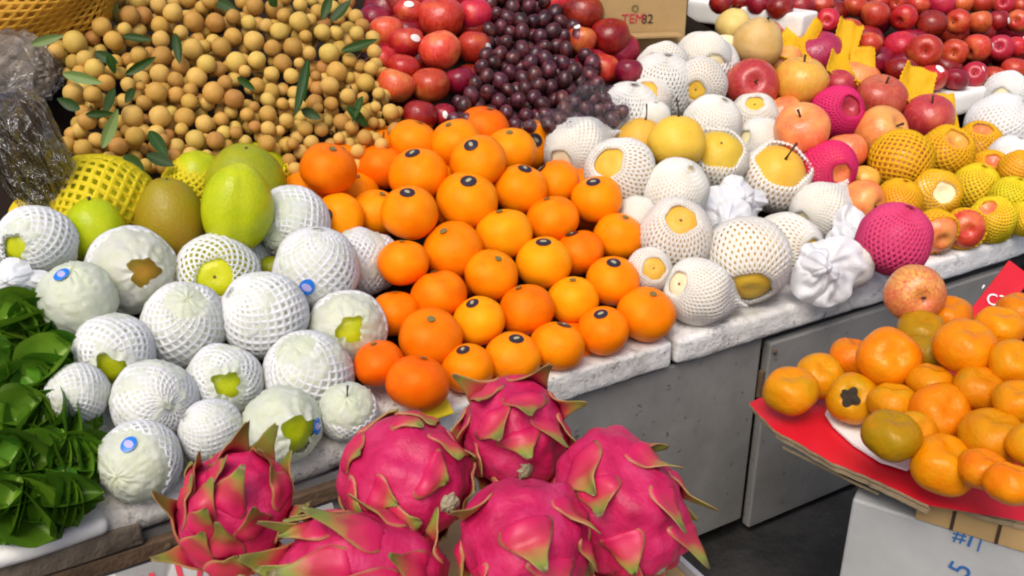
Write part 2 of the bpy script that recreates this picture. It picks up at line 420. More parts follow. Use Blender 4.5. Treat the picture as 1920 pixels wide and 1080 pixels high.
def f_grape(sd):
    g = f_ball(sd, .05)
    def f(t, p): x, y, z = g(t, p); return (x, y, z*1.2)
    return f
GRAPE = [lathe('grape', f_grape(i), 14, 20) for i in range(3)]
def cap(name, th, rad=1.0, n=20, rings=4, ell=1.0):      # patch on a unit sphere round +Z
    vs = [Vector((0, 0, rad))]; fs = []
    for i in range(1, rings+1):
        t = th*i/rings
        for j in range(n):
            p = 2*pi*j/n; tt = t*(1 if ell == 1 else sqrt(1/(cos(p)**2+(sin(p)/ell)**2)))
            vs.append(Vector((sin(tt)*cos(p), sin(tt)*sin(p), cos(tt)))*rad)
    for j in range(n): fs.append((0, 1+j, 1+(j+1) % n))
    for i in range(rings-1):
        a = 1+i*n; b = a+n
        for j in range(n): k = (j+1) % n; fs.append((a+j, b+j, b+k, a+k))
    return mk(name, vs, fs)
def tube(name, pts, rads, n=8):
    vs = []; fs = []
    for i, p in enumerate(pts):
        p = Vector(p); d = (Vector(pts[min(i+1, len(pts)-1)])-Vector(pts[max(i-1, 0)])).normalized()
        q = d.to_track_quat('Z', 'Y')
        for j in range(n): vs.append(p + q @ Vector((cos(2*pi*j/n), sin(2*pi*j/n), 0))*rads[i])
    for i in range(len(pts)-1):
        for j in range(n): k = (j+1) % n; fs.append((i*n+j, i*n+k, (i+1)*n+k, (i+1)*n+j))
    fs.append(tuple(range(n))[::-1]); fs.append(tuple(range((len(pts)-1)*n, len(pts)*n)))
    return mk(name, vs, fs)
ST_DARK = cap('sticker', .27, .945, 20, 4, 1.1); ST_MARK = cap('sticker_mark', .07, .955, 10, 2, 2.0)
ST_BTN = cap('stem_button', .14, .93, 10, 3); ST_BLUE = cap('blue_sticker', .21, 1.135, 20, 4, .8); ST_BM = cap('sticker_mark', .09, 1.143, 10, 2, 1.4)
ST_SPOT = cap('calyx_spot', .10, .912, 10, 2, 1.5)
ST_OVAL = cap('white_sticker', .20, 1.02, 14, 3, 1.6)
STEM_S = tube('stem', [(0, 0, .6), (.02, .01, .8), (.05, .03, .98)], [.045, .04, .055])
STEM_L = tube('stem', [(0, 0, .85), (.02, .0, 1.1), (.07, .02, 1.32), (.16, .05, 1.55)], [.05, .03, .028, .045])
STEM_B = tube('stem', [(0, 0, 1.0), (.02, 0, 1.08), (.05, .02, 1.17)], [.06, .05, .06])
def star(name, lobes, r0, r1, z):
    n = lobes*8; vs = [Vector((0, 0, z+.03))]; fs = []
    for i, f in enumerate((.45, 1.0)):
        for j in range(n):
            p = 2*pi*j/n; r = (r0+(r1-r0)*abs(cos(lobes*p/2))**1.5)*f
            vs.append(Vector((r*cos(p), r*sin(p), z+(.02 if i == 0 else -.0)+.03*sin(3*p))))
    for j in range(n): k = (j+1) % n; fs += [(0, 1+j, 1+k), (1+j, 1+n+j, 1+n+k, 1+k)]
    return mk(name, vs, fs)
CALYX = star('calyx', 4, .27, .43, .73)

# foam net sleeves: a lattice of strands round a unit fruit, opening at +Z
def net_profile(th0, th1, tail, tr, lip=.12, R=1.095):
    pts = []
    if lip > 0:
        a = th0+.10; pts.append((sin(a)*.88, cos(a)*.92)); pts.append((sin(th0+.02)*.97, cos(th0+.02)*1.01))
    nseg = 16
    for i in range(nseg+1):
        a = th0+(th1-th0)*i/nseg; pts.append((max(.02, sin(a)*R), cos(a)*R))
    if tail > 0:
        r0, z0 = pts[-1]
        for i in range(1, 8):
            f = i/7; pts.append((r0+(tr-r0)*(f*f*(3-2*f))+.10*max(0, f-.7), z0-tail*f))
    return pts
def lattice(name, P, nu, nv, hole, puff, closed=True, wrap=True):
    # P(s, a): surface point; diamonds between nodes, each with a real opening
    vs = []; fs = []; nodes = {}
    def node(i, j):
        key = (i % nu if wrap else i, j)
        if key not in nodes:
            a = (i+.5*(j % 2))/nu; p, nrm = P(j/nv, a); nodes[key] = len(vs); vs.append(p+nrm*puff)
        return nodes[key]
    for j in range(nv-1):
        for i in range(nu if wrap else nu-1):
            o = j % 2
            q = (node(i, j), node(i-1+o, j+1), node(i, j+2), node(i+o, j+1))
            if not wrap and (i-1+o < 0): continue
            c = sum((vs[k] for k in q), Vector())/4
            _, nrm = P((j+1)/nv, (i+.5*o)/nu)
            inn = []
            for k in q: inn.append(len(vs)); vs.append(c+(vs[k]-c)*hole-nrm*puff*1.6)
            for k in range(4):
                l = (k+1) % 4; fs.append((q[k], q[l], inn[l], inn[k]))
    return mk(name, vs, fs)
def sleeve(name, sd, th0, th1, tail=0, tr=.5, nu=24, nv=26, hole=.55, puff=.02, lip=.12, flat=0, wr=.05, el=1.0):
    prof = net_profile(th0, th1, tail, tr, lip); L = [0]
    for a, b in zip(prof, prof[1:]): L.append(L[-1]+math.dist(a, b))
    def P0(s, a):
        d = s*L[-1]; i = 0
        while i < len(L)-2 and L[i+1] < d: i += 1
        f = (d-L[i])/max(1e-6, L[i+1]-L[i]); r = prof[i][0]+(prof[i+1][0]-prof[i][0])*f; z = prof[i][1]+(prof[i+1][1]-prof[i][1])*f
        p = 2*pi*a; e = max(0, -(z+.9)) if tail > 0 else 0
        w_ = 1+(wr+.16*max(0, 1-s*6))*noise.noise(Vector((cos(p)*1.4+sd*5, sin(p)*1.4, z*1.4+sd)))+ (.10*sin(5*p+sd)+.07*sin(9*p))*min(1, e*2)
        fl = min(1, e*1.5)*flat
        return Vector((r*cos(p)*w_*(1+.35*fl), r*sin(p)*w_*(1-.75*fl), z*el)), Vector((r*cos(p), r*sin(p), max(-1, min(1, z))*.9)).normalized()
    return lattice(name, P0, nu, nv, hole, puff)
NETS = {
 'snug': [sleeve('foam_net', i, radians(22+5*i), radians(174), hole=.5, nu=22, nv=24, puff=.03, wr=.1) for i in range(3)],
 'closed': [sleeve('foam_net', 3+i, radians(4), radians(176), lip=0, hole=.48, nu=24, nv=26, puff=.03, wr=.1) for i in range(2)],
 'flare': [sleeve('foam_net', 5+i, radians(20+6*i), radians(122), .85, .62, flat=.9, hole=.52, nv=30, puff=.03, wr=.12) for i in range(3)],
 'cup': [sleeve('foam_net', 8+i, radians(72-10*i), radians(174), hole=.5, nv=18) for i in range(2)],
 'fine': [sleeve('foam_net', 10+i, radians(20+5*i), radians(174), hole=.40, nu=38, nv=20, puff=.028, wr=.1) for i in range(3)],
 'fineflare': [sleeve('foam_net', 13+i, radians(16+6*i), radians(118), .95, .66, hole=.40, flat=.9, nu=38, nv=26, puff=.028, wr=.12) for i in range(3)],
 'fineclosed': [sleeve('foam_net', 16+i, radians(4), radians(176), lip=0, hole=.38, nu=40, nv=22, puff=.028, wr=.1) for i in range(2)],
 'finecup': [sleeve('foam_net', 18+i, radians(60-8*i), radians(174), hole=.40, nu=38, nv=14, puff=.028, wr=.1) for i in range(2)],
 'open': [sleeve('foam_net', 20+i, radians(26), radians(174), hole=.56, nu=22, nv=24, puff=.03, wr=.08) for i in range(2)],
}
def wrapmesh(sd, th0, rag=.25):
    def f(t, p):
        tt = th0*(1+1.5*rag*noise.noise(Vector((cos(p)*1.1, sin(p)*1.1, sd*3)))+0.12*rag*noise.noise(Vector((cos(p)*4, sin(p)*4, sd*5))))+(pi-th0*(1-rag))*t/pi*.98 if th0 > 0 else t
        tt = min(tt, pi)
        q = Vector((sin(tt)*cos(p), sin(tt)*sin(p), cos(tt)))
        n_ = noise.noise(q*2.2+Vector((sd, sd*2, 0)))*.06+abs(noise.noise(q*4.5+Vector((sd*2, 0, sd))))*.07+abs(noise.noise(Vector((q.x*9, q.y*9, q.z*4))+Vector((sd, 0, sd))))*.07+abs(noise.noise(Vector((q.x*5, q.y*14, q.z*14))+Vector((0, sd, sd))))*.05
        k = 1.035+n_+((.07*exp(-t*7)+.03*sin(11*p+sd*2)*exp(-t*2.2)) if th0 > 0 else .02*sin(9*p+sd)*exp(-t*2.5)+.02*sin(8*p)*exp(-(pi-t)*2.5))
        return q*k
    vs = []; fs = []; nt_, np_ = 44, 72
    for i in range(nt_+1):
        for j in range(np_): vs.append(f(pi*i/nt_, 2*pi*j/np_))
    for i in range(nt_):
        for j in range(np_): k = (j+1) % np_; fs.append((i*np_+j, (i+1)*np_+j, (i+1)*np_+k, i*np_+k))
    return mk('paper_wrap', vs, fs)
WRAPO = [wrapmesh(i, radians(15+4*i), .5) for i in range(4)]
WRAPC = [wrapmesh(7+i, 0) for i in range(3)]
def crumple(sd, amp=.5):
    bm = bmesh.new(); bmesh.ops.create_icosphere(bm, subdivisions=5, radius=1)
    for v in bm.verts:
        q = v.co.copy(); o = Vector((sd*3.1, sd, -sd))
        h = 0; a = 1; fr = 1.3
        for k in range(3): h += a*(1-2*abs(noise.noise(q*fr+o))); a *= .42; fr *= 1.9
        v.co = q*(.82+amp*.45*h)
    return bm_mesh('tissue', bm, True)
def ruffle(sd):
    vs = []; fs = []; nr, na = 16, 72
    for layer, (sc_, tw) in enumerate(((1.0, 0), (.72, 1.9), (.45, 3.7))):
        b0 = len(vs)
        for i in range(nr+1):
            ro = .04+.96*i/nr
            for j in range(na):
                th = 2*pi*j/na; nz = noise.noise(Vector((cos(th)*1.3+sd*3, sin(th)*1.3, ro*1.5+layer*4)))
                pl = .13*sin(4*th+7*nz+tw)+.08*sin(9*th+9*nz+sd)+.03*sin(17*th+sd*2)
                rr = sc_*ro*(1+.3*nz+.10*sin(3*th+sd+tw)+.35*cos(th+sd*2.1+tw))
                z = .75*(1-ro**2.2)*(.7+.3*layer)+pl*ro*sc_*1.3+.12*nz+.12*layer
                vs.append(Vector((rr*cos(th)*(1+.12*pl), rr*sin(th), z-.25)))
        for i in range(nr):
            for j in range(na): k = (j+1) % na; fs.append((b0+i*na+j, b0+(i+1)*na+j, b0+(i+1)*na+k, b0+i*na+k))
    return mk('tissue', vs, fs)
CRUMP = [ruffle(i) for i in range(4)]
def sheet(sd, w_, h_, bend, fold, nu=16, nv=30, hole=.5):     # an empty flattened sleeve standing up
    def P(s, a):
        x = (a-.5)*w_; z = (s)*h_
        y = bend*(x/w_)**2*w_*2 + fold*sin(s*pi*1.2) + .12*w_*noise.noise(Vector((a*3, s*3, sd*2.3)))
        return Vector((x*(1-.25*s+.1*sin(s*5+sd)), y, z)), Vector((0, -1, 0))
    return lattice('foam_net', P, nu, nv, hole, .0009, wrap=False)

# ------------------------------------------------------------------ the setting: floor
def gridmesh(name, w_, h_, n):
    bm = bmesh.new(); bmesh.ops.create_grid(bm, x_segments=n, y_segments=n, size=1)
    for v in bm.verts: v.co.x *= w_/2; v.co.y *= h_/2
    return bm_mesh(name, bm)
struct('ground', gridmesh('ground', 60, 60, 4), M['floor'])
def box(name, u0, u1, v0, v1, z0, z1, bev=.004, sub=0, amp=0, sd=0, frame=S, seg=2):
    bm = bmesh.new(); bmesh.ops.create_cube(bm, size=1)
    for v in bm.verts: v.co = Vector((u0+(v.co.x+.5)*(u1-u0), v0+(v.co.y+.5)*(v1-v0), z0+(v.co.z+.5)*(z1-z0)))
    if bev: bmesh.ops.bevel(bm, geom=list(bm.edges), offset=bev, segments=seg, affect='EDGES', profile=.5)
    if sub:
        for k in range(sub):
            long_ = [e for e in bm.edges if e.calc_length() > .012]
            bmesh.ops.subdivide_edges(bm, edges=long_, cuts=1, use_grid_fill=True)
        bmesh.ops.triangulate(bm, faces=[f for f in bm.faces if len(f.verts) > 4])
        for v in bm.verts:
            v.co += Vector((noise.noise(v.co*14+Vector((sd, 0, 0))), noise.noise(v.co*14+Vector((0, sd+9, 0))), noise.noise(v.co*14+Vector((0, 0, sd+5)))))*amp
            v.co += Vector((0, noise.noise(v.co*60), noise.noise(v.co*60+Vector((3, 3, 3)))))*amp*.4
    if frame:
        for v in bm.verts: v.co = frame(*v.co)
    bmesh.ops.recalc_face_normals(bm, faces=list(bm.faces))
    return bm_mesh(name, bm, bool(sub))

# ledge slabs -------------------------------------------------------
TH = .044
def slab(px0, px1, mat, label, v1=.12, bev=.008, amp=.004, sd=0, dz=0, v0=0):
    u0 = uv(*px0)[0]; u1 = uv(*px1)[0]
    o = add('ledge_slab', box('ledge_slab', u0, u1, v0, v1, ZL-TH+dz, ZL+dz, bev, 5, amp, sd), mat)
    tag(o, label, 'slab', 'slabs along the stall edge')
slab((168, 965), (738, 792), M['slabold'], 'weathered rounded slab under the white netted green fruit', .13, .018, .005, 1)
slab((742, 792), (1262, 642), M['slab'], 'dark speckled white slab under the orange heap', .12, .005, .003, 2)
slab((1274, 640), (1668, 520), M['slab'], 'grey veined white slab under the netted pears', .12, .007, .004, 3)
slab((1676, 518), (2060, 402), M['slabnew'], 'clean white slab under the yellow netted apples', .12, .006, .002, 4, .004)
# display boards: sloping, one for each half of the stall
def sloped(u0, u1, v0, v1, drop):
    bm = bmesh.new(); vs = []
    for zz in (0, -.02):
        for (u, v) in ((u0, v0), (u1, v0), (u1, v1), (u0, v1)): vs.append(bm.verts.new(S(u, v, ZL+SL*(v-.05)-drop+zz)))
    for f in ((0, 1, 2, 3), (7, 6, 5, 4), (0, 4, 5, 1), (1, 5, 6, 2), (2, 6, 7, 3), (3, 7, 4, 0)): bm.faces.new([vs[i] for i in f])
    bmesh.ops.recalc_face_normals(bm, faces=list(bm.faces)); return bm_mesh('display_board', bm)
st = thing('market_stall', S(0, .05, 0), 'low grey metal market stall carrying the fruit heaps', 'stall')
uA = uv(0, 1010)[0]-.5; uS = uv(1474, 660, ZL-.05)[0]; uZ = uA+3.2
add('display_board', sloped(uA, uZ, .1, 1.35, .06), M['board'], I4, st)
add('front_panel', box('front_panel', uv(230, 1000)[0]-.9, uS, .012, .03, .035, ZL-TH-.006, .003), M['steel'], I4, st)
dr = add('door', box('door', uS+.012, uS+.62, .004, .022, .015, ZL-TH-.016, .003), M['steel'], I4, st)
add('hinge', box('hinge', uS+.002, uS+.010, .006, .014, .28, .33, .001), M['rust'], I4, dr)
add('inner_panel', box('inner_panel', uA, uZ, .05, .06, .0, ZL-TH-.01, 0), M['steeldark'], I4, st)
add('top_rail', box('top_rail', uA, uZ, .018, .048, ZL-TH-.03, ZL-TH-.004, .002), M['steeldark'], I4, st)
add('side_panel', box('side_panel', uA-.02, uA, .02, 1.3, 0, ZL-TH, .002), M['steel'], I4, st)
ul = uv(168, 965)[0]
add('timber_rail', box('timber_rail', uA, ul+.05, -.004, .04, ZL-.058, ZL-.026, .004, 4, .003, 7), M['wood'], I4, st)
add('angle_iron', box('angle_iron', uA, ul+.5, .0, .012, ZL-.083, ZL-.06, .002), M['rust'], I4, st)
fp = [o for o in st.children if o.name.startswith('front_panel')][0]
bolt = cap('bolt', 1.2, 1, 12, 4)
for px, py in ((318, 1022), (1497, 668)):
    p = at_z(px, py, ZL-.06); u, v = (p-O0).dot(E), 0
    add('bolt', bolt, M['rust'], TRS(S(u, -.0015 if px < 400 else .003, ZL-.069 if px < 400 else ZL-.075), orient(-N), .005), fp)

# ------------------------------------------------------------------ piled fruit: every fruit is a sphere in the heap first
ITEMS = []
SCALE = {'b_orange': 1.07, 'b_net': 1.2, 'b_tissue': 1.45, 'b_fruit': 1.12}
def item(px, py, w_, h_=None, bias=0, lift=.04, sl=SL, grp='stall', build=None, z=None, **kw):
    h_ = h_ or w_; kk = 1.02 if grp == 'tray' else SCALE.get(build.__name__, 1)*kw.get('ks', 1); w_ *= kk; h_ *= kk; rp = (w_+h_)/4
    d = ray(px, py)
    t = (z-CAMZ)/d.z if z is not None else t_plane(px, py, lift, sl)
    it = dict(px=px, py=py, w=w_, h=h_, rp=rp, d=d, t=t-bias*.04, t0=t-bias*.04, key=py+bias*60+.25*rp, grp=grp, build=build, **kw)
    ITEMS.append(it); return it
def relax(grp, k=.93, it=60):
    L = [i for i in ITEMS if i['grp'] == grp]; n = len(L)
    D = np.array([tuple(i['d']) for i in L]); T = np.array([i['t'] for i in L]); RP = np.array([i['rp'] for i in L]); K = np.array([i['key'] for i in L])
    front = np.sign(K[:, None]-K[None, :]+1e-6*np.arange(n)[:, None]-1e-6*np.arange(n)[None, :])
    np.fill_diagonal(front, 0); T0 = T.copy()
    for _ in range(it):
        P = D*T[:, None]; R = RP*T/F
        dist = np.linalg.norm(P[:, None]-P[None], axis=2); need = k*(R[:, None]+R[None])
        ov = np.clip(need-dist, 0, None); np.fill_diagonal(ov, 0)
        mv = -(ov*front*.35)
        T = T + np.clip(mv.sum(1), -.012, .012)
        T = np.clip(T, T0-.10, T0+.06)
    for i, t in zip(L, T): i['t'] = float(t)
def C_R(it): return CP+it['d']*it['t'], it['w']/2*it['t']/F, it['h']/2*it['t']/F
ORD = ['leftmost', 'second from left', 'third from left', 'fourth from left', 'fifth from left', 'sixth from left', 'seventh from left', 'eighth from left', 'ninth from left', 'tenth from left', 'eleventh from left', 'twelfth from left']
UPV = Vector((0, 0, 1))
def jit(a): return (UPV+Vector((random.uniform(-a, a), random.uniform(-a, a), 0))).normalized()

# ---- oranges --------------------------------------------------------
def b_orange(it):
    c, rx, rz = C_R(it); R = max(rx, rz*.98)
    if it.get('st'): a = axis_px((it['st'][0]-it['px'])/it['rp']*1.2, (it['st'][1]-it['py'])/it['rp']*1.2)
    else: a = jit(.35)
    o = thing('orange', c-UPV*R, it['label'], 'orange', 'oranges in the heap')
    asp = min(.9, max(.83, rz/rx)); X = TRS(c, orient(a, random.uniform(0, 6)), (rx, rx, rx*asp*1.04))
    add('peel', random.choice(ORANGE), M[it['mat']], X, o)
    if it.get('st'):
        s_ = add('sticker', ST_DARK, M['navy'], X, o); add('sticker_mark', ST_MARK, M['mark'], X, s_)
    else: add('stem_button', ST_BTN, M['button'], X, o)
    return o
def oc(x, y): return 540+x/1.928, 210+y/1.928
OR = {  # rows from the ledge upwards; (x, y, w, h, sticker or None, bias)
 'front row': [(330,910,170,205,None,0),(470,980,220,172,None,.3),(650,925,182,160,(635,860),0),(815,885,192,165,(825,820),0),(975,845,192,165,(997,770),0),(1140,790,178,165,(1127,732),0),(1295,730,202,187,None,.2)],
 'second row': [(390,730,160,178,None,0),(515,815,220,162,None,0),(690,755,180,185,(668,690),0),(860,715,192,182,None,0),(1030,680,162,172,None,-.2),(1175,610,182,182,(1172,547),0)],
 'third row': [(415,545,150,185,None,0),(545,660,196,167,None,0),(735,590,186,165,None,0),(925,545,192,182,(922,475),.1),(1052,510,130,150,(1025,440),-.4),(1195,450,172,158,None,0)],
 'fourth row': [(185,385,130,100,(155,382),-.2),(320,365,155,190,None,-.4),(440,365,197,192,(437,298),.3),(595,500,212,187,None,.2),(780,440,196,172,None,0),(955,390,188,142,None,0),(1115,315,168,142,(1100,260),.2)],
 'fifth row': [(70,300,150,110,None,-.4),(240,300,155,140,None,-.2),(648,322,210,192,(655,260),.4),(840,280,187,177,(855,212),.3),(965,260,150,145,(905,200),-.3),(1040,270,90,100,None,-.6)],
 'sixth row': [(145,205,196,168,None,.6),(340,200,160,125,None,0),(470,225,202,160,(455,158),.4),(685,180,196,145,(665,130),.3),(805,140,165,120,None,0),(870,120,145,140,(893,112),-.1)],
 'top row': [(455,110,130,115,None,0),(510,130,110,100,None,-.4),(605,110,172,145,None,.2),(710,60,145,100,None,0)]}
random.seed(5)
for row, L in OR.items():
    for k, (x, y, w_, h_, s_, b_) in enumerate(sorted(L)):
        px, py = oc(x, y)
        w_ = max(w_, 176 if w_ >= 120 else 140); h_ = max(h_, .86*w_)
        item(px, py, w_/1.928, h_/1.928, b_, build=b_orange, st=oc(*s_) if s_ else None, mat=random.choice(['orange', 'orange', 'orange2', 'orange3']),
             label='orange %s, %s, %s of the orange heap' % ('with a dark sticker' if s_ else 'without sticker', ORD[k], row))

# ---- generic single fruits ------------------------------------------
def b_fruit(it):
    c, rx, rz = C_R(it); k = it['kind']
    a = axis_px(*it['ax']) if it.get('ax') else jit(.3)
    cat = it.get('cat', k)
    o = thing(it.get('name', k), c-UPV*min(rx, rz), it['label'], cat, it.get('group'))
    me = {'apple': APPLE, 'pear': PEAR, 'green': GREEN, 'persimmon': PERS}[k]; me = random.choice(me)
    asp = it.get('asp', 1)
    X = TRS(c, orient(a, it.get('spin', random.uniform(0, 6))), (rx, rx, rx*asp))
    add('skin', me, M[it['mat']], X, o)
    if it.get('stem') == 's' or (k == 'apple' and it.get('ax')): add('stem', STEM_S, M['stem'], X, o)
    if it.get('stem') == 'l': add('stem', STEM_L, M['stem'], X, o)
    if it.get('stem') == 'b': add('stem', STEM_B, M['stem'], X, o)
    if it.get('calyx'): add('calyx', CALYX, M['calyx'], X, o)
    for s_ in it.get('ovals', ()):
        add('white_sticker', ST_OVAL, M['label'], TRS(c, orient(axis_px(*s_), random.uniform(0, 3)), rx*1.02), o)
    return o
def fruit(px, py, w_, h_, kind, mat, label, bias=0, **kw):
    return item(px, py, w_, h_, bias, build=kw.pop('build', b_fruit), kind=kind, mat=mat, label=label, **kw)
# ---- wrapped and netted fruit ----------------------------------------
def b_net(it):
    c, rx, rz = C_R(it); r = (rx+rz)/2; rr = r/1.09
    ax = axis_px(*it['ax']) if it.get('ax') else axis_px(.1, -.8)
    o = thing(it.get('name', 'netted_fruit'), c-UPV*r, it['label'], it.get('cat', 'fruit'), it.get('group'))
    R_ = orient(ax, it.get('spin', random.uniform(0, 6))); X = TRS(c, R_, (rr*it.get('sx', 1), rr*it.get('sx', 1), rr*it.get('el', 1)))
    k = it.get('inner', 'pear')
    if it.get('mat'):
        me = random.choice({'apple': APPLE, 'pear': PEAR, 'green': GREEN}[k])
        ks = .86 if it.get('wrap') else 1.0; sk = add('skin', me, M[it['mat']], X @ Matrix.Diagonal((ks, ks, ks, 1)), o)
        if not it.get('stem') and k == 'pear' and not it.get('wrap'): add('calyx_spot', ST_SPOT, M['spot'], X, o)
        if it.get('stem'): add('stem', STEM_L if it['stem'] == 'l' else STEM_B, M['stem'], X, o)
    if it.get('wrap'):
        ws = WRAPO if it['wrap'] == 'o' else WRAPC
        add('paper_wrap', random.choice(ws), M[it.get('wmat', 'paper')], X, o)
    if it.get('net'): add('foam_net', random.choice(NETS[it['net']]), M[it.get('nmat', 'white')], X, o)
    if it.get('blue'):
        Y = TRS(c, orient(axis_px(*it['blue']), 1), rr); b = add('blue_sticker', ST_BLUE, M['blue'], Y, o); add('sticker_mark', ST_BM, M['bluemark'], Y, b)
    return o
def netted(px, py, w_, h_, label, bias=0, **kw):
    return item(px, py, w_, h_, bias, build=b_net, label=label, **kw)
def b_tissue(it):
    c, rx, rz = C_R(it); R_ = orient(axis_px(.2, -.7), it.get('spin', random.uniform(0, 6)))
    o = add('tissue_wrap', CRUMP[it.get('v', 0) % 4], M['tissue'], TRS(c, orient(-CF), (rx, rz, (rx+rz)/2*.8)))
    return tag(o, it['label'], 'tissue', 'white tissue between the pears')
def tissue(px, py, w_, h_, label, bias=0, v=0): return item(px, py, w_, h_, bias, build=b_tissue, label=label, v=v, soft=True)

G1 = 'white netted green fruit'
netted(70, 457, 134, 118, 'white netted fruit with a hole, beside the topmost green leaves', net='snug', mat='green', inner='green', ax=(-.2, .2), wrap='o', group=G1, ks=.93)
netted(246, 507, 152, 140, 'fruit in torn white wrapping showing olive skin, under the round green fruit', .2, mat='olivebrown', inner='green', wrap='o', ax=(.55, .05), net='cup', spin=1, group=G1, ks=.93)
netted(408, 516, 148, 132, 'white netted fruit with a wide opening showing bright green', .2, net='open', nmat='white', mat='green', inner='pear', ax=(.22, .08), group=G1, ks=.93)
netted(146, 560, 132, 122, 'white wrapped fruit with a blue sticker above the leaf heap', 0, wrap='c', mat='green', inner='green', blue=(-.08, -.62), group=G1, ks=.93)
netted(548, 418, 128, 118, 'white netted fruit leaning on the tall yellow green fruit', -.2, net='open', wrap='c', mat='green', inner='green', ax=(-.5, .5), group=G1, ks=.93)
fruit(507, 504, 44, 60, 'green', 'greendeep', 'small bare green fruit wedged between white netted fruits', -.7, group=G1, cat='fruit', name='green_fruit')
netted(496, 590, 150, 140, 'plump white wrapped fruit below the wide green opening', .1, wrap='c', mat='green', inner='green', net='closed', ax=(-.6, -.5), group=G1, ks=.93)
netted(345, 612, 168, 118, 'white netted fruit with large meshes in the middle of the white heap', -.1, net='open', wrap='c', mat='green', inner='green', ax=(.3, -.6), el=1.1, group=G1, ks=.93)
netted(212, 664, 142, 128, 'white netted fruit showing a yellow patch, right of the leaf heap', 0, net='snug', wrap='o', mat='green', inner='green', ax=(.3, .42), group=G1, ks=.93)
netted(289, 752, 158, 124, 'white netted fruit with a round dent, above the lowest wrapped fruit', .1, net='closed', wrap='c', mat='green', inner='green', ax=(.6, 0), group=G1, ks=.93)
netted(418, 718, 142, 116, 'white netted fruit with a star shaped torn green hole', .1, net='snug', wrap='o', mat='green', inner='green', ax=(.4, -.05), group=G1, ks=.93)
netted(262, 866, 142, 132, 'lowest white wrapped fruit with a blue sticker, on the slab', .2, wrap='c', mat='green', inner='green', blue=(.05, -.55), net='cup', ax=(-.2, .2), group=G1, ks=.93)
netted(146, 738, 106, 98, 'white netted fruit half hidden behind the leaf heap', -.3, net='open', wrap='c', mat='green', inner='green', ax=(-.3, .5), group=G1, ks=.93)
netted(395, 808, 126, 84, 'white wrapped fruit behind the scaly dragon fruit', 0, wrap='c', mat='green', inner='green', net='closed', ax=(-.6, -.5), group=G1, ks=.93)
netted(652, 617, 138, 124, 'clear wrapped pale fruit with green spots beside the oranges', .3, wrap='o', mat='green', inner='green', ax=(.2, 0), net='cup', spin=2, group=G1, ks=.93)
netted(578, 702, 158, 138, 'white fruit under a folded large meshed net', .1, net='open', wrap='c', mat='green', inner='green', ax=(-.2, -.7), group=G1, ks=.93)
netted(530, 797, 146, 118, 'wrapped fruit with a leaf shaped green gap and blue sticker', .3, wrap='o', mat='green', inner='green', ax=(.62, .1), blue=(.93, -.02), group=G1, ks=.93)
netted(652, 772, 96, 104, 'white wrapped fruit with a dark stem at the slab corner', -.1, wrap='c', mat='green', inner='green', net='cup', ax=(.1, -.6), stem='l', group=G1, ks=.93)
netted(594, 505, 136, 146, 'white netted fruit with a centred blue sticker', .2, net='closed', wrap='c', mat='green', inner='green', blue=(-.05, .42), ax=(.1, -.9), group=G1, ks=.93)
netted(676, 492, 116, 112, 'white empty net flaring towards the oranges', -.2, net='flare', wrap='c', ax=(-.9, .1), spin=.5, group=G1, ks=.93)
tissue(35, 528, 80, 60, 'bluish white crumpled tissue beside the topmost green leaves', -.3, 1)
# bare green and olive fruit, yellow nets behind them
G2 = 'bare green fruit'
fruit(178, 430, 106, 104, 'green', 'green', 'round bare green fruit in front of the yellow net', .1, group=G2, ks=.93, cat='fruit', name='green_fruit', ax=(0, -.9), stem='b')
fruit(320, 418, 124, 148, 'green', 'olivebrown', 'brownish olive fruit with a short stem', .3, group=G2, ks=.93, cat='fruit', name='olive_fruit', ax=(.02, -.93), stem='b', asp=1.12)
fruit(445, 390, 126, 142, 'green', 'green', 'tall shiny yellow green fruit with a groove', .8, group=G2, ks=.93, cat='fruit', name='green_fruit', ax=(.15, -.9), spin=2.2, asp=1.08)
fruit(462, 344, 146, 108, 'green', 'greendeep', 'wide olive green fruit behind the tall shiny one', -.1, group=G2, ks=.93, cat='fruit', name='olive_fruit', ax=(.1, -.85), stem='b', asp=.82)
netted(195, 392, 205, 134, 'large fruit in yellow net behind the round green fruit', -.2, net='snug', nmat='lemon', mat='green', inner='green', ax=(-.8, .3), group='yellow netted fruit', lift=.03)
netted(75, 418, 110, 76, 'yellow netted fruit at the far left edge of the heap', -.9, net='closed', nmat='lemon', mat='green', inner='green', ax=(-.3, -.8), group='yellow netted fruit')
netted(368, 350, 118, 96, 'yellow netted fruit behind the brownish olive fruit', -.8, net='closed', nmat='lemon', mat='green', inner='green', ax=(.3, -.8), group='yellow netted fruit')
netted(478, 338, 132, 108, 'yellow net cupping the wide olive fruit from behind', -1.4, net='cup', nmat='lemon', mat='green', inner='green', ax=(-.2, -.8), group='yellow netted fruit')

# ---- netted pears -----------------------------------------------------
G3 = 'white netted pears'
def pc(x, y): return 1000+x/2.571, 200+y/2.571
def P(x, y, w_, h_, label, bias=0, fn=netted, **kw):
    w_ = max(w_, 205); h_ = max(h_, 165)
    px, py = pc(x, y); kw.setdefault('group', G3)
    if fn is netted: kw.setdefault('nmat', 'cream'); kw.setdefault('name', 'netted_pear'); kw.setdefault('cat', 'pear'); kw.setdefault('mat', 'pearpale')
    return fn(px, py, w_/2.571, h_/2.571, label=label, bias=bias, **kw)
P(210,215,300,235,'white netted pear with its net tail pointing up, beside the grapes',0,net='fineflare',ax=(-.55,.45),spin=.3)
P(420,325,320,260,'white netted pear with a side opening, right of the topmost oranges',.2,net='fine',ax=(-.45,-.25),mat='pear')
P(690,172,250,236,'large bare yellow pear with a long dark stem',1.2,fn=lambda px,py,w_,h_,label,bias,group: fruit(px,py,w_,h_,'pear','pear',label,bias,group='bare yellow pears',ax=(.05,-.97),stem='l',asp=.96))
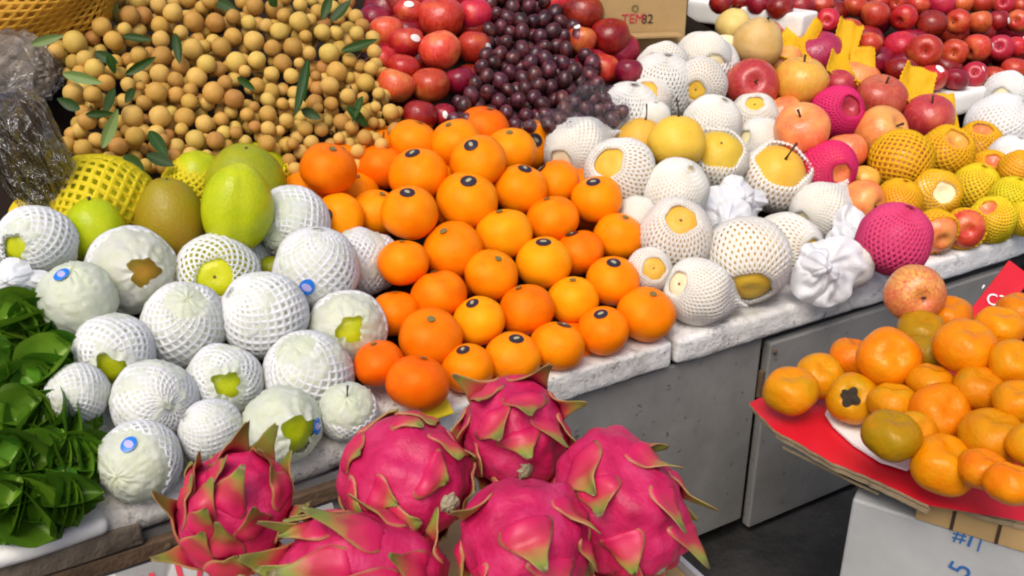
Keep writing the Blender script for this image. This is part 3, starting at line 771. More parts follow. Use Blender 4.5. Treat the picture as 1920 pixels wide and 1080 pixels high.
P(515,165,150,150,'small yellow pear half hidden behind the large bare one',.2,fn=lambda px,py,w_,h_,label,bias,group: fruit(px,py,w_,h_,'pear','pear',label,bias,group='bare yellow pears',ax=(.2,-.9),stem='l'))
P(880,250,270,240,'yellow pear in a white net cup, right of the bare pear',.3,net='finecup',mat='pear',ax=(.05,-.45))
P(690,405,290,225,'fully netted white pear below the bare yellow pear',0,net='fineclosed',ax=(.3,-.6))
P(860,85,260,210,'white netted pear behind the bare yellow pear',-.2,net='fineclosed',ax=(.3,-.7))
P(1060,60,205,205,'white netted pear whose opening faces up, beside an orange apple',0,net='fine',ax=(-.12,-.55),mat='pear')
P(1095,180,250,160,'white netted pear with a flared rim, above the cupped yellow pear',-.3,net='fineflare',ax=(-.8,-.2),spin=1.2)
P(1165,340,280,290,'bright yellow pear rising from a white net cup, with dark stem',.5,net='finecup',mat='pear',ax=(.12,-.5),stem='l')
tissue(*pc(1000,455),72,66,'small crumpled tissue left of the cupped yellow pear',.1,1)
P(690,630,265,330,'tall white netted pear with a round opening on top',.3,net='fine',mat='pear',ax=(0,-.45),el=1.1)
P(505,550,170,180,'white netted pear touching the rightmost oranges',-.4,net='fineflare',ax=(.7,.3),spin=1)
P(1030,740,335,360,'largest white netted pear, finely ribbed, opening at its bottom',.5,net='fine',mat='pear',ax=(-.05,.78))
P(1215,685,260,320,'white netted pear with a slit opening at its right side',.2,net='fine',mat='pear',ax=(.6,.12))
P(790,890,300,240,'white netted pear with a wide net tail, lowest on the slab',.3,net='fineflare',ax=(-.75,-.25),spin=.2)
P(560,790,130,130,'small white netted pear showing a yellow spot beside an orange',-.2,net='fine',mat='pear',ax=(.1,-.1))
P(1375,510,260,210,'greyish netted pear with its net tail towards the blush apple',.2,net='fineflare',ax=(-.8,.3),spin=1.4)
tissue(*pc(915,570),78,84,'crumpled tissue between the tall netted pear and the largest one',-.1,2)
tissue(*pc(1525,650),74,84,'crumpled tissue beside the big pink netted apple',-.1,3)
tissue(*pc(1375,780),86,86,'lowest crumpled tissue right of the largest netted pear',0,0)
P(1525,770,180,110,'greyish netted pear lying flat at the slab edge',.1,net='fineclosed',ax=(.9,0))
def qc(x, y): return x/3.46+1000, y/3.46
def Q(x, y, w_, h_, label, bias=0, **kw):
    px, py = qc(x, y); kw.setdefault('nmat', 'cream'); kw.setdefault('mat', 'pearpale')
    return netted(px, py, w_/3.46, h_/3.46, label, bias, name='netted_pear', cat='pear', group=G3, **kw)
Q(840,445,310,255,'topmost white netted pear with its opening to the left',.1,net='fine',mat='pear',ax=(-.45,.1))
Q(1110,380,310,260,'white netted pear with a peaked net, below the carton',-.2,net='fineflare',ax=(.3,.5),spin=.4)
Q(1085,550,330,245,'white netted pear with a yellow opening low on its left',.1,net='fine',mat='pear',ax=(-.35,.4))
Q(755,650,300,190,'white netted pear beside the plastic film of the grapes',0,net='fine',mat='pear',ax=(-.3,-.25))
Q(785,765,210,150,'white netted pear behind the small yellow pear',-.5,net='fineclosed',ax=(0,-.8))

# ---- mixed apples on the right -----------------------------------------
G4 = 'apples and netted apples beside the pears'
def rc(x, y): return 1420+x/2.572, 100+y/2.572
def A(x, y, w_, h_, mat, label, bias=0, **kw):
    px, py = rc(x, y); return fruit(px, py, w_/2.572, h_/2.572, 'apple', mat, label, bias, group=G4, **kw)
def AN(x, y, w_, h_, nm, net, label, bias=0, **kw):
    px, py = rc(x, y); kw.setdefault('mat', 'blush'); kw.setdefault('inner', 'apple')
    return netted(px, py, w_/2.572, h_/2.572, label, bias, nmat=nm, net=net, name='netted_apple', cat='apple', group=G4, **kw)
A(-30,155,230,190,'brick','red apple between the white netted pears and the yellow apple',0,ax=(-.05,.05))
A(205,140,236,232,'yell','round yellow apple standing above the pink netted fruit',.5,ax=(.1,-.9),asp=1.03)
A(110,60,190,130,'blush','pale apple tucked behind the round yellow apple',-.6)
A(395,160,140,130,'plum','dark crimson apple above the pink net',-.2)
AN(385,285,220,200,'pink','fine','crimson netted apple with a pinched net, upper one',.1,ax=(.3,-.1),mat='plum')
A(215,370,240,205,'blush','orange pink apple left of the crimson nets',.2,ax=(-.3,-.6))
A(592,225,222,176,'brick','brownish red apple below the yellow net flaps',.1,ax=(.1,-.8))
A(595,395,240,212,'blush','yellow orange apple with a green blossom end',.4,ax=(.5,-.35))
A(820,315,222,140,'brick','wide brownish apple in front of a yellow net',.1,ax=(0,-.75))
A(430,475,180,180,'blush','orange pink apple half behind the bright crimson net',-.2)
AN(340,555,236,216,'pink','fine','bright crimson netted apple with a pale opening',.3,ax=(.25,.3))
AN(180,465,120,130,'pink','fineclosed','small patch of pink netted apple behind a yellow pear',-.4)
A(505,720,200,172,'blush','pinkish apple above the big pink netted apple',.2,ax=(.6,.3))
A(520,610,130,130,'yell','small orange yellow apple in the middle of the mixed apples',-.5)
AN(660,895,318,312,'mauve','fineclosed','biggest pink netted apple at the front of the slab',.7,ks=.92,ax=(.2,-.8),mat='plum')
AN(690,520,250,250,'yfoam','open','yellow netted apple with large meshes',.3,ax=(.3,.9))
AN(910,480,212,222,'yfoam','snug','yellow netted apple showing a small stem hole',.1,ax=(.1,-.5),mat='yell')
AN(1065,440,175,190,'yfoam','snug','yellow netted apple with its pale top bare',0,ax=(-.1,-.7))
AN(680,710,200,155,'yfoam','closed','yellow netted apple touching the pinkish apple',.1)
AN(860,680,204,200,'yfoam','snug','yellow netted apple with a bright pale opening',.3,ax=(0,0),mat='pearpale')
AN(1050,650,190,200,'lemon','closed','lemon netted apple right of the bright pale opening',.1)
AN(1120,570,170,170,'yfoam','snug','yellow netted apple showing pinkish skin through the mesh',-.1,ax=(-.2,-.5))
AN(1225,700,160,190,'lemon','closed','lemon netted apple above the slab at the frame edge',.1,mat='green')
AN(1130,800,180,190,'lemon','flare','lemon netted apple with a pinched tip, on the slab',.3,ax=(-.5,-.5),spin=1)
AN(1260,560,140,170,'yfoam','snug','orange yellow netted apple at the right frame edge',0,ax=(.4,-.2))
AN(860,860,180,180,'yfoam','cup','pink apple half covered by a yellow net',.1,ax=(.1,.55),mat='blush')
AN(1000,845,150,185,'yfoam','cup','red apple in a yellow net, facing the slab',.15,ax=(-.15,.15),mat='ored')
AN(1290,800,130,150,'lemon','closed','lemon netted apple cut by the right frame edge',.2)
W = 'white netted fruit at the right frame edge'
netted(1886, 178, 84, 60, 'topmost white netted fruit at the right frame edge', .2, net='fine', nmat='white', mat='pearpale', ax=(-.6, .2), group=W)
netted(1876, 238, 112, 92, 'broad white netted fruit below the red apple stack', .2, net='fineclosed', nmat='white', mat='pearpale', ax=(.4, -.6), group=W)
netted(1895, 298, 76, 70, 'lowest white netted fruit at the right frame edge', .1, net='fineclosed', nmat='white', mat='pearpale', group=W)
G5 = 'russet pears below the apple tray'
Qp = lambda x, y, w_, h_, mat, label, bias=0, **kw: fruit(*qc(x, y), w_/3.46, h_/3.46, 'pear', mat, label, bias, group=G5, **kw)
Qp(1300,165,205,175,'russet','upper russet pear under the apple tray',-.1,ax=(.1,-.9),stem='b')
Qp(1462,275,292,262,'russet','larger russet pear beside the yellow net flap',.2,ax=(.2,-.75),stem='b')
Qp(1240,330,190,190,'pearpale','pale russet pear half behind the netted pears',-.4)

# ---- red apples behind the grapes ---------------------------------------
G6 = 'red apples around the grapes'
def kc(x, y): return 560+x/2.7, y/2.7
RA = {'top row': [(385,105,150,150,'dred'),(560,60,140,125,'ored'),(720,95,212,172,'red'),(890,80,165,185,'red'),(500,10,150,110,'dred'),(640,-10,150,100,'red'),(800,-20,150,100,'red')],
      'second row': [(445,160,160,150,'ored'),(545,215,160,172,'red'),(715,258,192,182,'ored'),(885,240,160,166,'red')],
      'third row': [(430,300,120,110,'red'),(530,345,150,110,'red'),(490,435,176,190,'ored'),(665,432,182,192,'red'),(815,410,140,175,'dred')],
      'lowest row': [(610,590,160,150,'dred'),(735,580,110,125,'dred')]}
OV = {(560,60): (565,45), (890,80): (875,5), (545,215): (595,210), (885,240): (955,250), (735,580): (745,590)}
for row, L in RA.items():
    for k, (x, y, w_, h_, m_) in enumerate(sorted(L)):
        px, py = kc(x, y); ov = OV.get((x, y)); rp = (w_+h_)/4
        fruit(px, py, w_/2.7, h_/2.7, 'apple', m_, '%s apple left of the grapes, %s in the %s' % ({'red': 'red', 'dred': 'dark red', 'ored': 'orange red'}[m_], ORD[k], row), 0, group=G6,
              ovals=[((ov[0]-x)/rp, (ov[1]-y)/rp)] if ov else (), asp=random.uniform(.9, 1))
for (x, y, w_, h_, m_, lb) in ((1440,70,185,158,'dred','large dark red apple directly under the brown carton'), (1430,205,140,172,'ored','orange red apple peeking out right of the grapes'), (1575,190,182,190,'dred','deep red round apple between grapes and carton'),
        (1545,350,152,155,'red','shiny red apple right of the grapes'), (1672,362,130,182,'dred','dark red apple beside the topmost netted pear'), (1300,20,150,130,'red','red apple behind the tip of the grapes'), (1230,-10,150,120,'red','red apple at the top frame edge behind the grapes')):
    fruit(*kc(x, y), w_/2.7, h_/2.7, 'apple', m_, lb, 0, group=G6, ovals=[(-.3, -.75)] if m_ == 'ored' else ())
# ---- red apple stack at the far right -------------------------------------
G7 = 'stack of red apples at the far right'
def fc(x, y): return 1480+x/4.364, y/4.364
FA = {'front tier': [(910,575,235,165),(1160,640,232,192),(1360,650,195,192),(1510,612,185,192),(1670,630,170,172),(1835,575,192,172),(1990,560,180,170)],
      'second tier': [(650,360,195,176),(910,380,236,226),(1110,420,256,236),(1350,430,200,226),(1540,392,206,222),(1722,392,194,222),(1862,385,165,180),(2010,370,180,180)],
      'third tier': [(310,170,180,165),(490,242,190,176),(700,120,205,192),(940,142,196,200),(1160,200,222,202),(1380,182,190,202),(1555,182,180,202),(1705,172,160,186),(1872,172,165,176)],
      'fourth tier': [(260,40,190,150),(540,52,186,160),(730,15,150,120),(870,15,165,120),(1050,42,170,140),(1240,40,205,140),(1400,32,170,140),(1562,22,185,140),(1742,32,165,140),(1884,52,140,140)]}
OVF = [(1280,185),(1440,255),(1760,185),(1630,395),(1895,330),(1180,600),(1555,590),(1675,545),(785,285),(850,260)]
for row, L in FA.items():
    for k, (x, y, w_, h_) in enumerate(sorted(L)):
        rp = (w_+h_)/4; ov = [((a-x)/rp, (b-y)/rp) for a, b in OVF if math.hypot(a-x, b-y) < rp*.95][:1]
        if ov: OVF = [q for q in OVF if not (abs((q[0]-x)/rp-ov[0][0]) < 1e-6)]
        ax = (random.uniform(-.9, -.3), random.uniform(-.2, .5)) if random.random() < .35 else None
        fruit(*fc(x, y), w_/4.364, h_/4.364, 'apple', random.choice(['red', 'red', 'red', 'dred', 'ored']), '%sred apple in the far right stack, %s of the %s' % ('stickered ' if ov else '', ORD[k], row), 0, group=G7, ovals=ov, ax=ax, lift=.05, asp=random.uniform(.9, 1.02))
for k, (px, py, w_) in enumerate(((1352,6,40),(1388,4,42),(1424,8,44),(1462,14,46),(1500,14,48))):
    fruit(px, py, w_, w_, 'apple', 'dred', 'dark red apple in the raised white tray, %s' % ORD[k], 0, group='apples in the raised tray', lift=.055)

# ---- persimmons on the red card --------------------------------------------
ZT = .41
def tc_(x, y): return 1380+x/1.8, 480+y/1.8
PR = [ # x,y,w,h,layer,mat,axis,calyx,label
 (185,455,180,150,0,'pers',(-.1,-.85),0,'persimmon at the left corner of the red card'),
 (285,405,158,148,0,'pers',(.1,-.6),0,'persimmon just behind the one at the red card corner'),
 (395,480,172,186,.35,'pers',(-.45,-.15),1,'persimmon with a dark dry calyx facing left'),
 (395,345,90,100,.2,'pers2',None,0,'small orange persimmon peeking out behind the large dimpled one'),
 (515,345,206,202,1.3,'pers2',(.05,-.25),0,'large orange persimmon with a central dimple'),
 (530,495,140,100,.2,'pers',None,0,'persimmon wedged above the olive one'),
 (525,605,192,162,.25,'olive',(.1,-.85),0,'olive persimmon on the white paper plate'),
 (625,255,125,95,1.0,'olive',None,0,'olive green persimmon under the striped apple'),
 (645,330,100,135,.7,'olive',None,0,'olive persimmon between the two large orange ones'),
 (775,305,206,196,1.8,'pers2',(.1,-.8),0,'largest orange persimmon at the top of the pile'),
 (715,205,112,90,1.0,'pers2',None,0,'orange persimmon right of the striped apple'),
 (890,240,110,120,1.6,'pers2',None,0,'orange persimmon below the upright red flap'),
 (660,430,145,100,.8,'pers',None,0,'persimmon in the middle gap of the pile'),
 (690,532,206,182,1.0,'pers2',(.1,-.45),0,'orange persimmon with a dimple in the middle of the pile'),
 (820,447,168,158,1.4,'pers',(.1,-.8),0,'persimmon with a small dark spot on top'),
 (700,705,222,176,.3,'pers2',(.2,-.8),0,'lowest wide persimmon beside the white plate'),
 (868,610,216,166,1.0,'pers',(0,-.9),0,'broad persimmon with a brown speck on its front'),
 (935,360,152,146,2.0,'pers2',(.1,-.5),0,'orange persimmon cut by the frame, upper one'),
 (950,492,130,142,1.6,'pers',None,0,'persimmon cut by the frame, middle one'),
 (928,770,172,152,.35,'pers2',None,0,'persimmon at the front right of the red card'),
 (965,190,130,185,2.2,'pers2',None,0,'tall orange persimmon beside the upright red flap'),
 (835,720,90,90,.1,'pers2',None,0,'persimmon showing through the gap at the front'),
 (1000,640,160,150,.9,'pers',None,0,'persimmon mostly outside the right frame edge'),
 (600,600,100,110,.1,'pers',None,0,'persimmon hidden behind the olive one on the plate')]
for (x, y, w_, h_, ly, m_, ax, cx, lb) in PR:
    w_ = max(w_, 160); h_ = max(h_, 135)
    fruit(*tc_(x, y), w_/1.8, h_/1.8, 'persimmon', m_, lb, 0, grp='tray', z=ZT+.040+ly*.05, ax=ax, calyx=cx, group='persimmons on the red card')
fruit(*tc_(600,126), 108, 98, 'apple', 'striped', 'yellow apple with red stripes perched on the persimmons', 1, grp='tray', z=ZT+.105, ax=(-.02, .22), group=None, stem='s', asp=.95)

# fruit of the layer below, seen only through the gaps of the heaps
def inpoly(x, y, pg):
    r = False; j = len(pg)-1
    for i in range(len(pg)):
        if (pg[i][1] > y) != (pg[j][1] > y) and x < (pg[j][0]-pg[i][0])*(y-pg[i][1])/(pg[j][1]-pg[i][1])+pg[i][0]: r = not r
        j = i
    return r
def poisson(pg, dmin, n=6000):
    x0 = min(p[0] for p in pg); x1 = max(p[0] for p in pg); y0 = min(p[1] for p in pg); y1 = max(p[1] for p in pg); out = []
    for _ in range(n):
        x, y = random.uniform(x0, x1), random.uniform(y0, y1)
        if inpoly(x, y, pg) and all((x-a)**2+(y-b)**2 > dmin*dmin for a, b in out): out.append((x, y))
    return out
relax('stall', .9, 80); relax('tray', .9, 60)
random.seed(77)
VIS = [i for i in ITEMS if i['grp'] == 'stall']
SP = [(sqrt((i+.5)/60)*cos(i*2.39996), sqrt((i+.5)/60)*sin(i*2.39996)) for i in range(60)]
def filler(pg, dmin, size, fn):
    keep = []
    for x, y in poisson(pg, dmin, 2500):
        it = fn(x, y, size*random.uniform(.9, 1.05)); it['grp'] = 'fill'
        it['t'] = t_plane(x, y, .04)+.062
        free = sum(all(math.hypot(i['px']-x-a*it['rp'], i['py']-y-b*it['rp']) > i['rp'] for i in VIS+keep) for a, b in SP)
        if any(math.hypot(i['px']-x, i['py']-y) < .30*i['rp'] for i in VIS) or free < 3: ITEMS.remove(it)
        else: keep.append(it)
    keep.sort(key=lambda i: i['py']); nb = max(1, math.ceil(len(keep)/8)); n = math.ceil(len(keep)/nb)
    BN = [['whole'], ['upper', 'lower'], ['upper', 'middle', 'lower'], ['top', 'upper', 'lower', 'bottom'], ['top', 'upper', 'middle', 'lower', 'bottom']][min(nb, 5)-1]
    for b in range(nb):
        for k, it in enumerate(sorted(keep[b*n:(b+1)*n], key=lambda i: i['px'])):
            it['label'] = it['label'].replace('BAND', BN[min(b, 4)]) + ', ' + ORD[k]
filler([(580,300),(760,250),(900,235),(1010,270),(1080,340),(1180,420),(1240,580),(1130,640),(850,720),(720,720),(690,560),(730,500),(620,420)], 62, 92, lambda x, y, d: item(x, y, d, d*.9, build=b_orange, mat='orange2', label='orange glimpsed in gaps, BAND part of the orange heap', st=None))
filler([(60,430),(560,420),(700,540),(690,650),(640,790),(540,820),(260,880),(190,800),(60,520)], 84, 112, lambda x, y, d: netted(x, y, d, d, 'white netted fruit glimpsed in gaps, BAND part of left heap', net='closed', wrap='c', group=G1, ks=.93))
filler([(1060,270),(1190,200),(1200,120),(1330,100),(1450,250),(1480,380),(1620,470),(1560,500),(1290,560),(1210,480),(1180,380)], 78, 105, lambda x, y, d: netted(x, y, d, d, 'white netted pear glimpsed in gaps, BAND part of pear heap', net='fineclosed', nmat='cream', name='netted_pear', cat='pear', group=G3))
filler([(1380,90),(1470,60),(1640,170),(1740,200),(1860,250),(1900,420),(1720,460),(1600,400),(1500,290)], 66, 84, lambda x, y, d: fruit(x, y, d, d*.9, 'apple', random.choice(['brick', 'yell', 'plum', 'blush']), 'apple glimpsed between the mixed apples, BAND part', group=G4))
filler([(1520,10),(1900,0),(1960,20),(1960,140),(1720,170),(1640,120),(1540,50)], 40, 58, lambda x, y, d: fruit(x, y, d, d, 'apple', 'dred', 'dark red apple glimpsed behind the far right stack, BAND part', group=G7))
filler([(690,10),(920,0),(900,130),(850,220),(760,220),(710,150)], 56, 72, lambda x, y, d: fruit(x, y, d, d, 'apple', 'dred', 'dark red apple glimpsed behind apples left of grapes, BAND part', group=G6))
filler([(1070,0),(1120,40),(1180,110),(1200,160),(1130,170),(1090,100)], 50, 68, lambda x, y, d: fruit(x, y, d, d, 'apple', 'dred', 'dark red apple glimpsed behind apples right of grapes, BAND part', group=G6))
relax('fill', .8, 30)
random.seed(21)
for it in ITEMS: it['ob'] = it['build'](it)

# ------------------------------------------------------------------ longans
def pz(ix, iy, L, ox, oy): return [(ox+x/5.4, oy+y/5.4, d/5.4) for x, y, d in L]
LG = pz(0, 0, [(265,220,200),(215,430,230),(30,520,150),(520,150,160),(490,270,190),(400,380,150),(610,410,190),(770,160,190),(905,160,180),(720,300,140),(320,600,180),(420,690,190),(535,840,170),(205,940,200),(400,960,170),(470,1010,150),(680,740,120),(870,560,170),(1090,400,170),(1100,570,200),(1080,260,170),(1210,130,190),(1415,220,210),(1290,330,140),(1510,75,140),(1640,230,190),(1820,170,150),(1410,500,200),(1530,470,130),(1700,480,190),(1820,370,170),(1550,650,180),(1670,700,150),(1850,630,200),(1290,670,170),(1080,750,190),(1240,810,160),(1450,790,200),(1740,840,150),(760,860,150),(885,870,90),(1045,940,210),(1245,960,160),(1390,910,140),(1620,940,210),(1830,1000,190),(1380,1030,160),(1560,1050,150),(50,160,150),(1360,-10,170),(1590,-10,180),(120,40,150),(850,20,170),(640,-20,160)], 100, 0)
LG += pz(0, 0, [(920,340,150),(805,470,210),(1080,480,210),(1330,490,200),(1530,550,170),(1700,510,150),(1800,430,140),(830,680,190),(1300,610,130),(1440,710,190),(1640,720,180),(1730,640,140),(1850,640,120),(270,620,150),(345,520,180),(510,550,110),(135,760,160),(300,800,180),(440,720,160),(660,780,180),(560,930,180),(1220,880,150),(1390,860,150),(1550,880,130),(1760,770,120),(930,970,130),(1110,720,140)], 100, 130)
LG += pz(0, 0, [(420,60,180),(615,90,190),(880,50,140),(1060,120,150),(870,220,200),(985,200,120),(715,160,140),(360,230,150),(540,260,140),(670,320,180),(410,420,200),(600,490,170),(805,480,190),(935,370,130),(1105,330,170),(1245,330,140),(1450,340,150),(970,540,140),(1175,540,200),(440,610,180),(700,640,180),(870,640,110),(590,750,150),(790,770,150),(320,720,120),(120,840,140),(440,870,160),(1250,730,200),(1380,790,110),(1380,610,140),(1490,670,130),(1600,690,140),(1540,840,180),(1180,870,180),(1360,970,150),(1675,950,130),(1040,770,110),(720,-20,150),(1000,0,120)], 400, 0)
LG += pz(0, 0, [(390,310,150),(250,380,110),(540,350,120),(640,350,110),(390,455,170),(180,460,140),(580,520,150),(260,580,120),(395,600,150),(510,620,100),(75,640,110),(160,730,130),(380,750,170),(640,750,120),(180,830,140),(770,600,150),(930,610,140),(830,740,150),(1030,350,140),(1200,270,150),(1350,460,150),(1480,380,110),(1460,540,110),(1530,550,100),(1630,430,160),(1710,430,110),(1240,590,140),(1680,620,160),(1370,690,150),(1490,690,100),(1300,830,140),(1110,700,110),(1540,760,130),(900,390,100),(1350,290,120),(1800,560,90),(60,300,160)], 430, 130)
# a second, deeper layer shows through the gaps
random.seed(3)
LPG = [(110, 20), (250, 0), (660, 0), (700, 60), (745, 230), (740, 300), (560, 325), (330, 320), (180, 300), (125, 270), (150, 180), (105, 100)]
front_l = [(x, y, d, 0) for x, y, d in LG]
back_l = [(x, y, random.uniform(25, 31), 1) for x, y in poisson(LPG, 19)]
back_l = [b for b in back_l if all((b[0]-f[0])**2+(b[1]-f[1])**2 > (f[2]*.34)**2 for f in front_l)]
SLG = .62                      # the longan heap is steeper
LIT = []
for x, y, d, bk in front_l+back_l:
    t = t_plane(x, y, -.03, SLG)+(.028 if bk else random.uniform(-.008, .008))
    d *= 1.05
    LIT.append(dict(px=x, py=y, w=d, h=d, rp=d/2, d=ray(x, y), t=t, key=y*.2+(0 if bk else 400)+d*3, grp='lg', bk=bk))
ITEMS += LIT; relax('lg', .88, 40)
BUN = [((75, 30), 'longans at the top left beside the orange sack'), ((150, 75), 'longan bunch with a pale leaf over the plastic bag'), ((170, 190), 'longan bunch with a pale green leaf right of the brown bag'), ((150, 265), 'lowest left longan bunch with a slanting pale leaf'),
       ((270, 40), 'longan bunch below the orange net sack with dark leaves'), ((290, 130), 'longan bunch around a cluster of dark green leaves'), ((285, 250), 'longan bunch with broad dark leaves above the yellow net'),
       ((380, 60), 'longan bunch at the top, left of the heap centre'), ((390, 170), 'longan bunch in the centre of the longan heap'), ((410, 275), 'longan bunch just above the wide olive fruit'),
       ((500, 50), 'longan bunch at the top, right of the heap centre'), ((495, 150), 'longan bunch left of the long upright leaf'), ((520, 245), 'longan bunch above the leftmost upper orange'),
       ((610, 60), 'longan bunch beside the dark red apples at the top'), ((640, 140), 'longan bunch right of the long upright leaf'), ((620, 270), 'longan bunch touching the upper left oranges'), ((715, 230), 'rightmost longan bunch between red apples and oranges')]
broots = []
for (bx, by), lb in BUN:
    t = t_plane(bx, by, -.02, SLG)
    broots.append(thing('longan_bunch', CP+ray(bx, by)*(t+.03), 'tan '+lb, 'longans', 'longan bunches in the heap'))
def nearest(px, py): return min(range(len(BUN)), key=lambda i: (BUN[i][0][0]-px)**2+(BUN[i][0][1]-py)**2)
def leafmesh(L, W_, curl, cup, nx=6, ny=14, taper=.5, name='leaf', th=0):
    vs = []; fs = []; at = []
    x = z = 0; a = 0
    for j in range(ny+1):
        s_ = j/ny; wd = W_*(max(0, sin(pi*min(1, s_**taper*.97+.02)))**.8)
        for i in range(nx+1):
            u = i/nx*2-1; vs.append(Vector((wd*u*cos(cup*abs(u)*.6), x, z+wd*cup*abs(u)**1.4*.8))); at.append((s_, abs(u)))
        a += curl/ny; x += L/ny*cos(a); z += L/ny*sin(a)
    for j in range(ny):
        for i in range(nx): q = j*(nx+1)+i; fs.append((q, q+1, q+nx+2, q+nx+1))
    return mk(name, vs, fs, True, at)
LEAVES = [leafmesh(1, .2, c, .4, taper=.8) for c in (-.5, .2, .6)]
random.seed(8)
cen = {i: [] for i in range(len(BUN))}
for it in LIT:
    c, r, _ = C_R(it); b = nearest(it['px'], it['py']); cen[b].append(c)
    X = TRS(c, orient(jit(1.5), random.uniform(0, 6)), (r, r, r*random.uniform(.92, 1.03)))
    add('longan', random.choice(LONGAN), M[random.choice(['longan', 'longan', 'longan2', 'longan2', 'longan3'])], X, broots[b])
for b, L in cen.items():       # twigs holding the bunch
    if not L: continue
    g = sum(L, Vector())/len(L)-(-CF)*.035
    for c in L[::2]:
        m_ = (g+c)/2-(-CF)*.01+Vector((random.uniform(-.01, .01), 0, .01))
        add('twig', tube('twig', [g, m_, c-(-CF)*.008], [.0022, .0017, .0012], 5), M['twig'], I4, broots[b])
LV = [(118,138,188,155,1,.030),(192,278,222,212,1,.030),(58,84,116,68,1,.026),(178,98,222,120,0,.03),(205,100,212,138,0,.026),(160,215,212,212,0,.02),(235,140,290,108,0,.024),(215,165,200,212,0,.03),(250,165,240,190,0,.024),
      (280,245,312,290,0,.034),(275,290,322,310,0,.034),(232,292,268,318,0,.036),(578,110,570,218,0,.034),(640,95,706,82,0,.03),(622,40,656,6,0,.036),(620,-8,606,36,0,.03),(165,-5,178,18,1,.03),(206,0,216,26,1,.03),
      (328,62,342,118,0,.028),(230,68,282,76,0,.024),(445,145,480,165,0,.024),(400,0,440,18,0,.034),(505,-4,520,12,0,.03),(680,180,665,225,0,.024),(565,205,600,222,0,.03),(650,200,690,235,0,.03),(110,20,140,12,0,.03),(560,150,575,190,0,.02),(150,205,118,188,0,.03)]
for (x0, y0, x1, y1, pale, wd) in LV:
    t = min(t_plane(x0, y0, -.03, SLG), t_plane(x1, y1, -.03, SLG))-.035
    a = CP+ray(x0, y0)*t; b_ = CP+ray(x1, y1)*(t+.01); dv = b_-a; L_ = dv.length
    yv = dv.normalized(); zv = (-CF+Vector((random.uniform(-.5, .5), 0, random.uniform(-.2, .5)))); xv = yv.cross(zv).normalized(); zv = xv.cross(yv)
    R_ = Matrix((xv, yv, zv)).transposed().to_4x4()
    add('leaf', random.choice(LEAVES), M['lgleafpale' if pale else 'lgleaf'], TRS(a, R_, (wd*1.45, L_*1.1, L_)), broots[nearest((x0+x1)/2, (y0+y1)/2)])

# ------------------------------------------------------------------ grapes and their film
GPG = [(918, -12), (1066, -12), (1082, 55), (1108, 105), (1122, 145), (1152, 180), (1172, 222), (1110, 240), (1030, 246), (930, 236), (850, 226), (858, 190), (890, 148), (908, 108), (918, 60)]
random.seed(17)
g1 = [(x, y, random.uniform(25, 31), 0) for x, y in poisson(GPG, 20)]; g2 = [(x, y, random.uniform(26, 30), 1) for x, y in poisson(GPG, 22)]
GIT = []
for x, y, d, bk in g1+g2:
    t = t_plane(x, y, .05, SL)+(.025 if bk else -.012*(1-abs(x-1000)/180))+random.uniform(-.012, .012)
    GIT.append(dict(px=x, py=y, w=d, h=d, rp=d/2, d=ray(x, y), t=t, key=(0 if bk else 400)+random.random()*60, grp='gr'))
ITEMS += GIT; relax('gr', .86, 40)
GB = [((990, 40), 'narrow upper bunch of dark grapes with the red apples either side'), ((925, 185), 'dark grape bunch at lower left above the topmost oranges'), ((1005, 150), 'middle bunch of dark grapes in the grape pile'), ((1085, 190), 'dark grape bunch at lower right inside the clear film')]
groots = [thing('grape_bunch', CP+ray(*p)*(t_plane(*p, .04)+.03), lb, 'grapes', 'dark grape bunches') for p, lb in GB]
gc = {i: [] for i in range(4)}
for it in GIT:
    c, r, _ = C_R(it); b = min(range(4), key=lambda i: (GB[i][0][0]-it['px'])**2+(GB[i][0][1]-it['py'])**2); gc[b].append(c)
    add('grape', random.choice(GRAPE), M['grape'], TRS(c, orient(jit(1.2), random.uniform(0, 6)), r), groots[b])
for b, L in gc.items():
    g = sum(L, Vector())/len(L)+CF*.03
    for c in L[::4]: add('twig', tube('twig', [g, (g+c)/2+CF*.005, c+CF*.006], [.002, .0015, .001], 5), M['twig'], I4, groots[b])
def filmsheet(pts_rows, name, sub=6, amp=.006):
    # bilinear sheet through rows of world points, crumpled
    vs = []; fs = []; nr = len(pts_rows); nc = len(pts_rows[0]); H, Wd = (nr-1)*sub, (nc-1)*sub
    for j in range(H+1):
        a = min(j//sub, nr-2); f = j/sub-a
        for i in range(Wd+1):
            b = min(i//sub, nc-2); g = i/sub-b
            p = (pts_rows[a][b]*(1-f)+pts_rows[a+1][b]*f)*(1-g)+(pts_rows[a][b+1]*(1-f)+pts_rows[a+1][b+1]*f)*g
            q = p*45; n_ = abs(noise.noise(q))-.25+.5*abs(noise.noise(q*2.3))
            vs.append(p+Vector((0, -.5, .8))*n_*amp)
    for j in range(H):
        for i in range(Wd): q = j*(Wd+1)+i; fs.append((q, q+1, q+Wd+2, q+Wd+1))
    return mk(name, vs, fs)
def wp(px, py, dt=0, lift=.05): return CP+ray(px, py)*(t_plane(px, py, lift)+dt)
o = add('plastic_film', filmsheet([[wp(1095,150,-.05),wp(1130,158,-.05),wp(1160,170,-.04),wp(1180,190,-.02)],[wp(1040,205,-.06),wp(1110,200,-.06),wp(1150,205,-.05),wp(1188,215,-.03)],[wp(960,240,-.05),wp(1080,240,-.05),wp(1130,238,-.05),wp(1192,236,-.03)]], 'plastic_film', 10, .016), M['film'])
tag(o, 'crumpled clear plastic film around the lower right grapes', 'film')

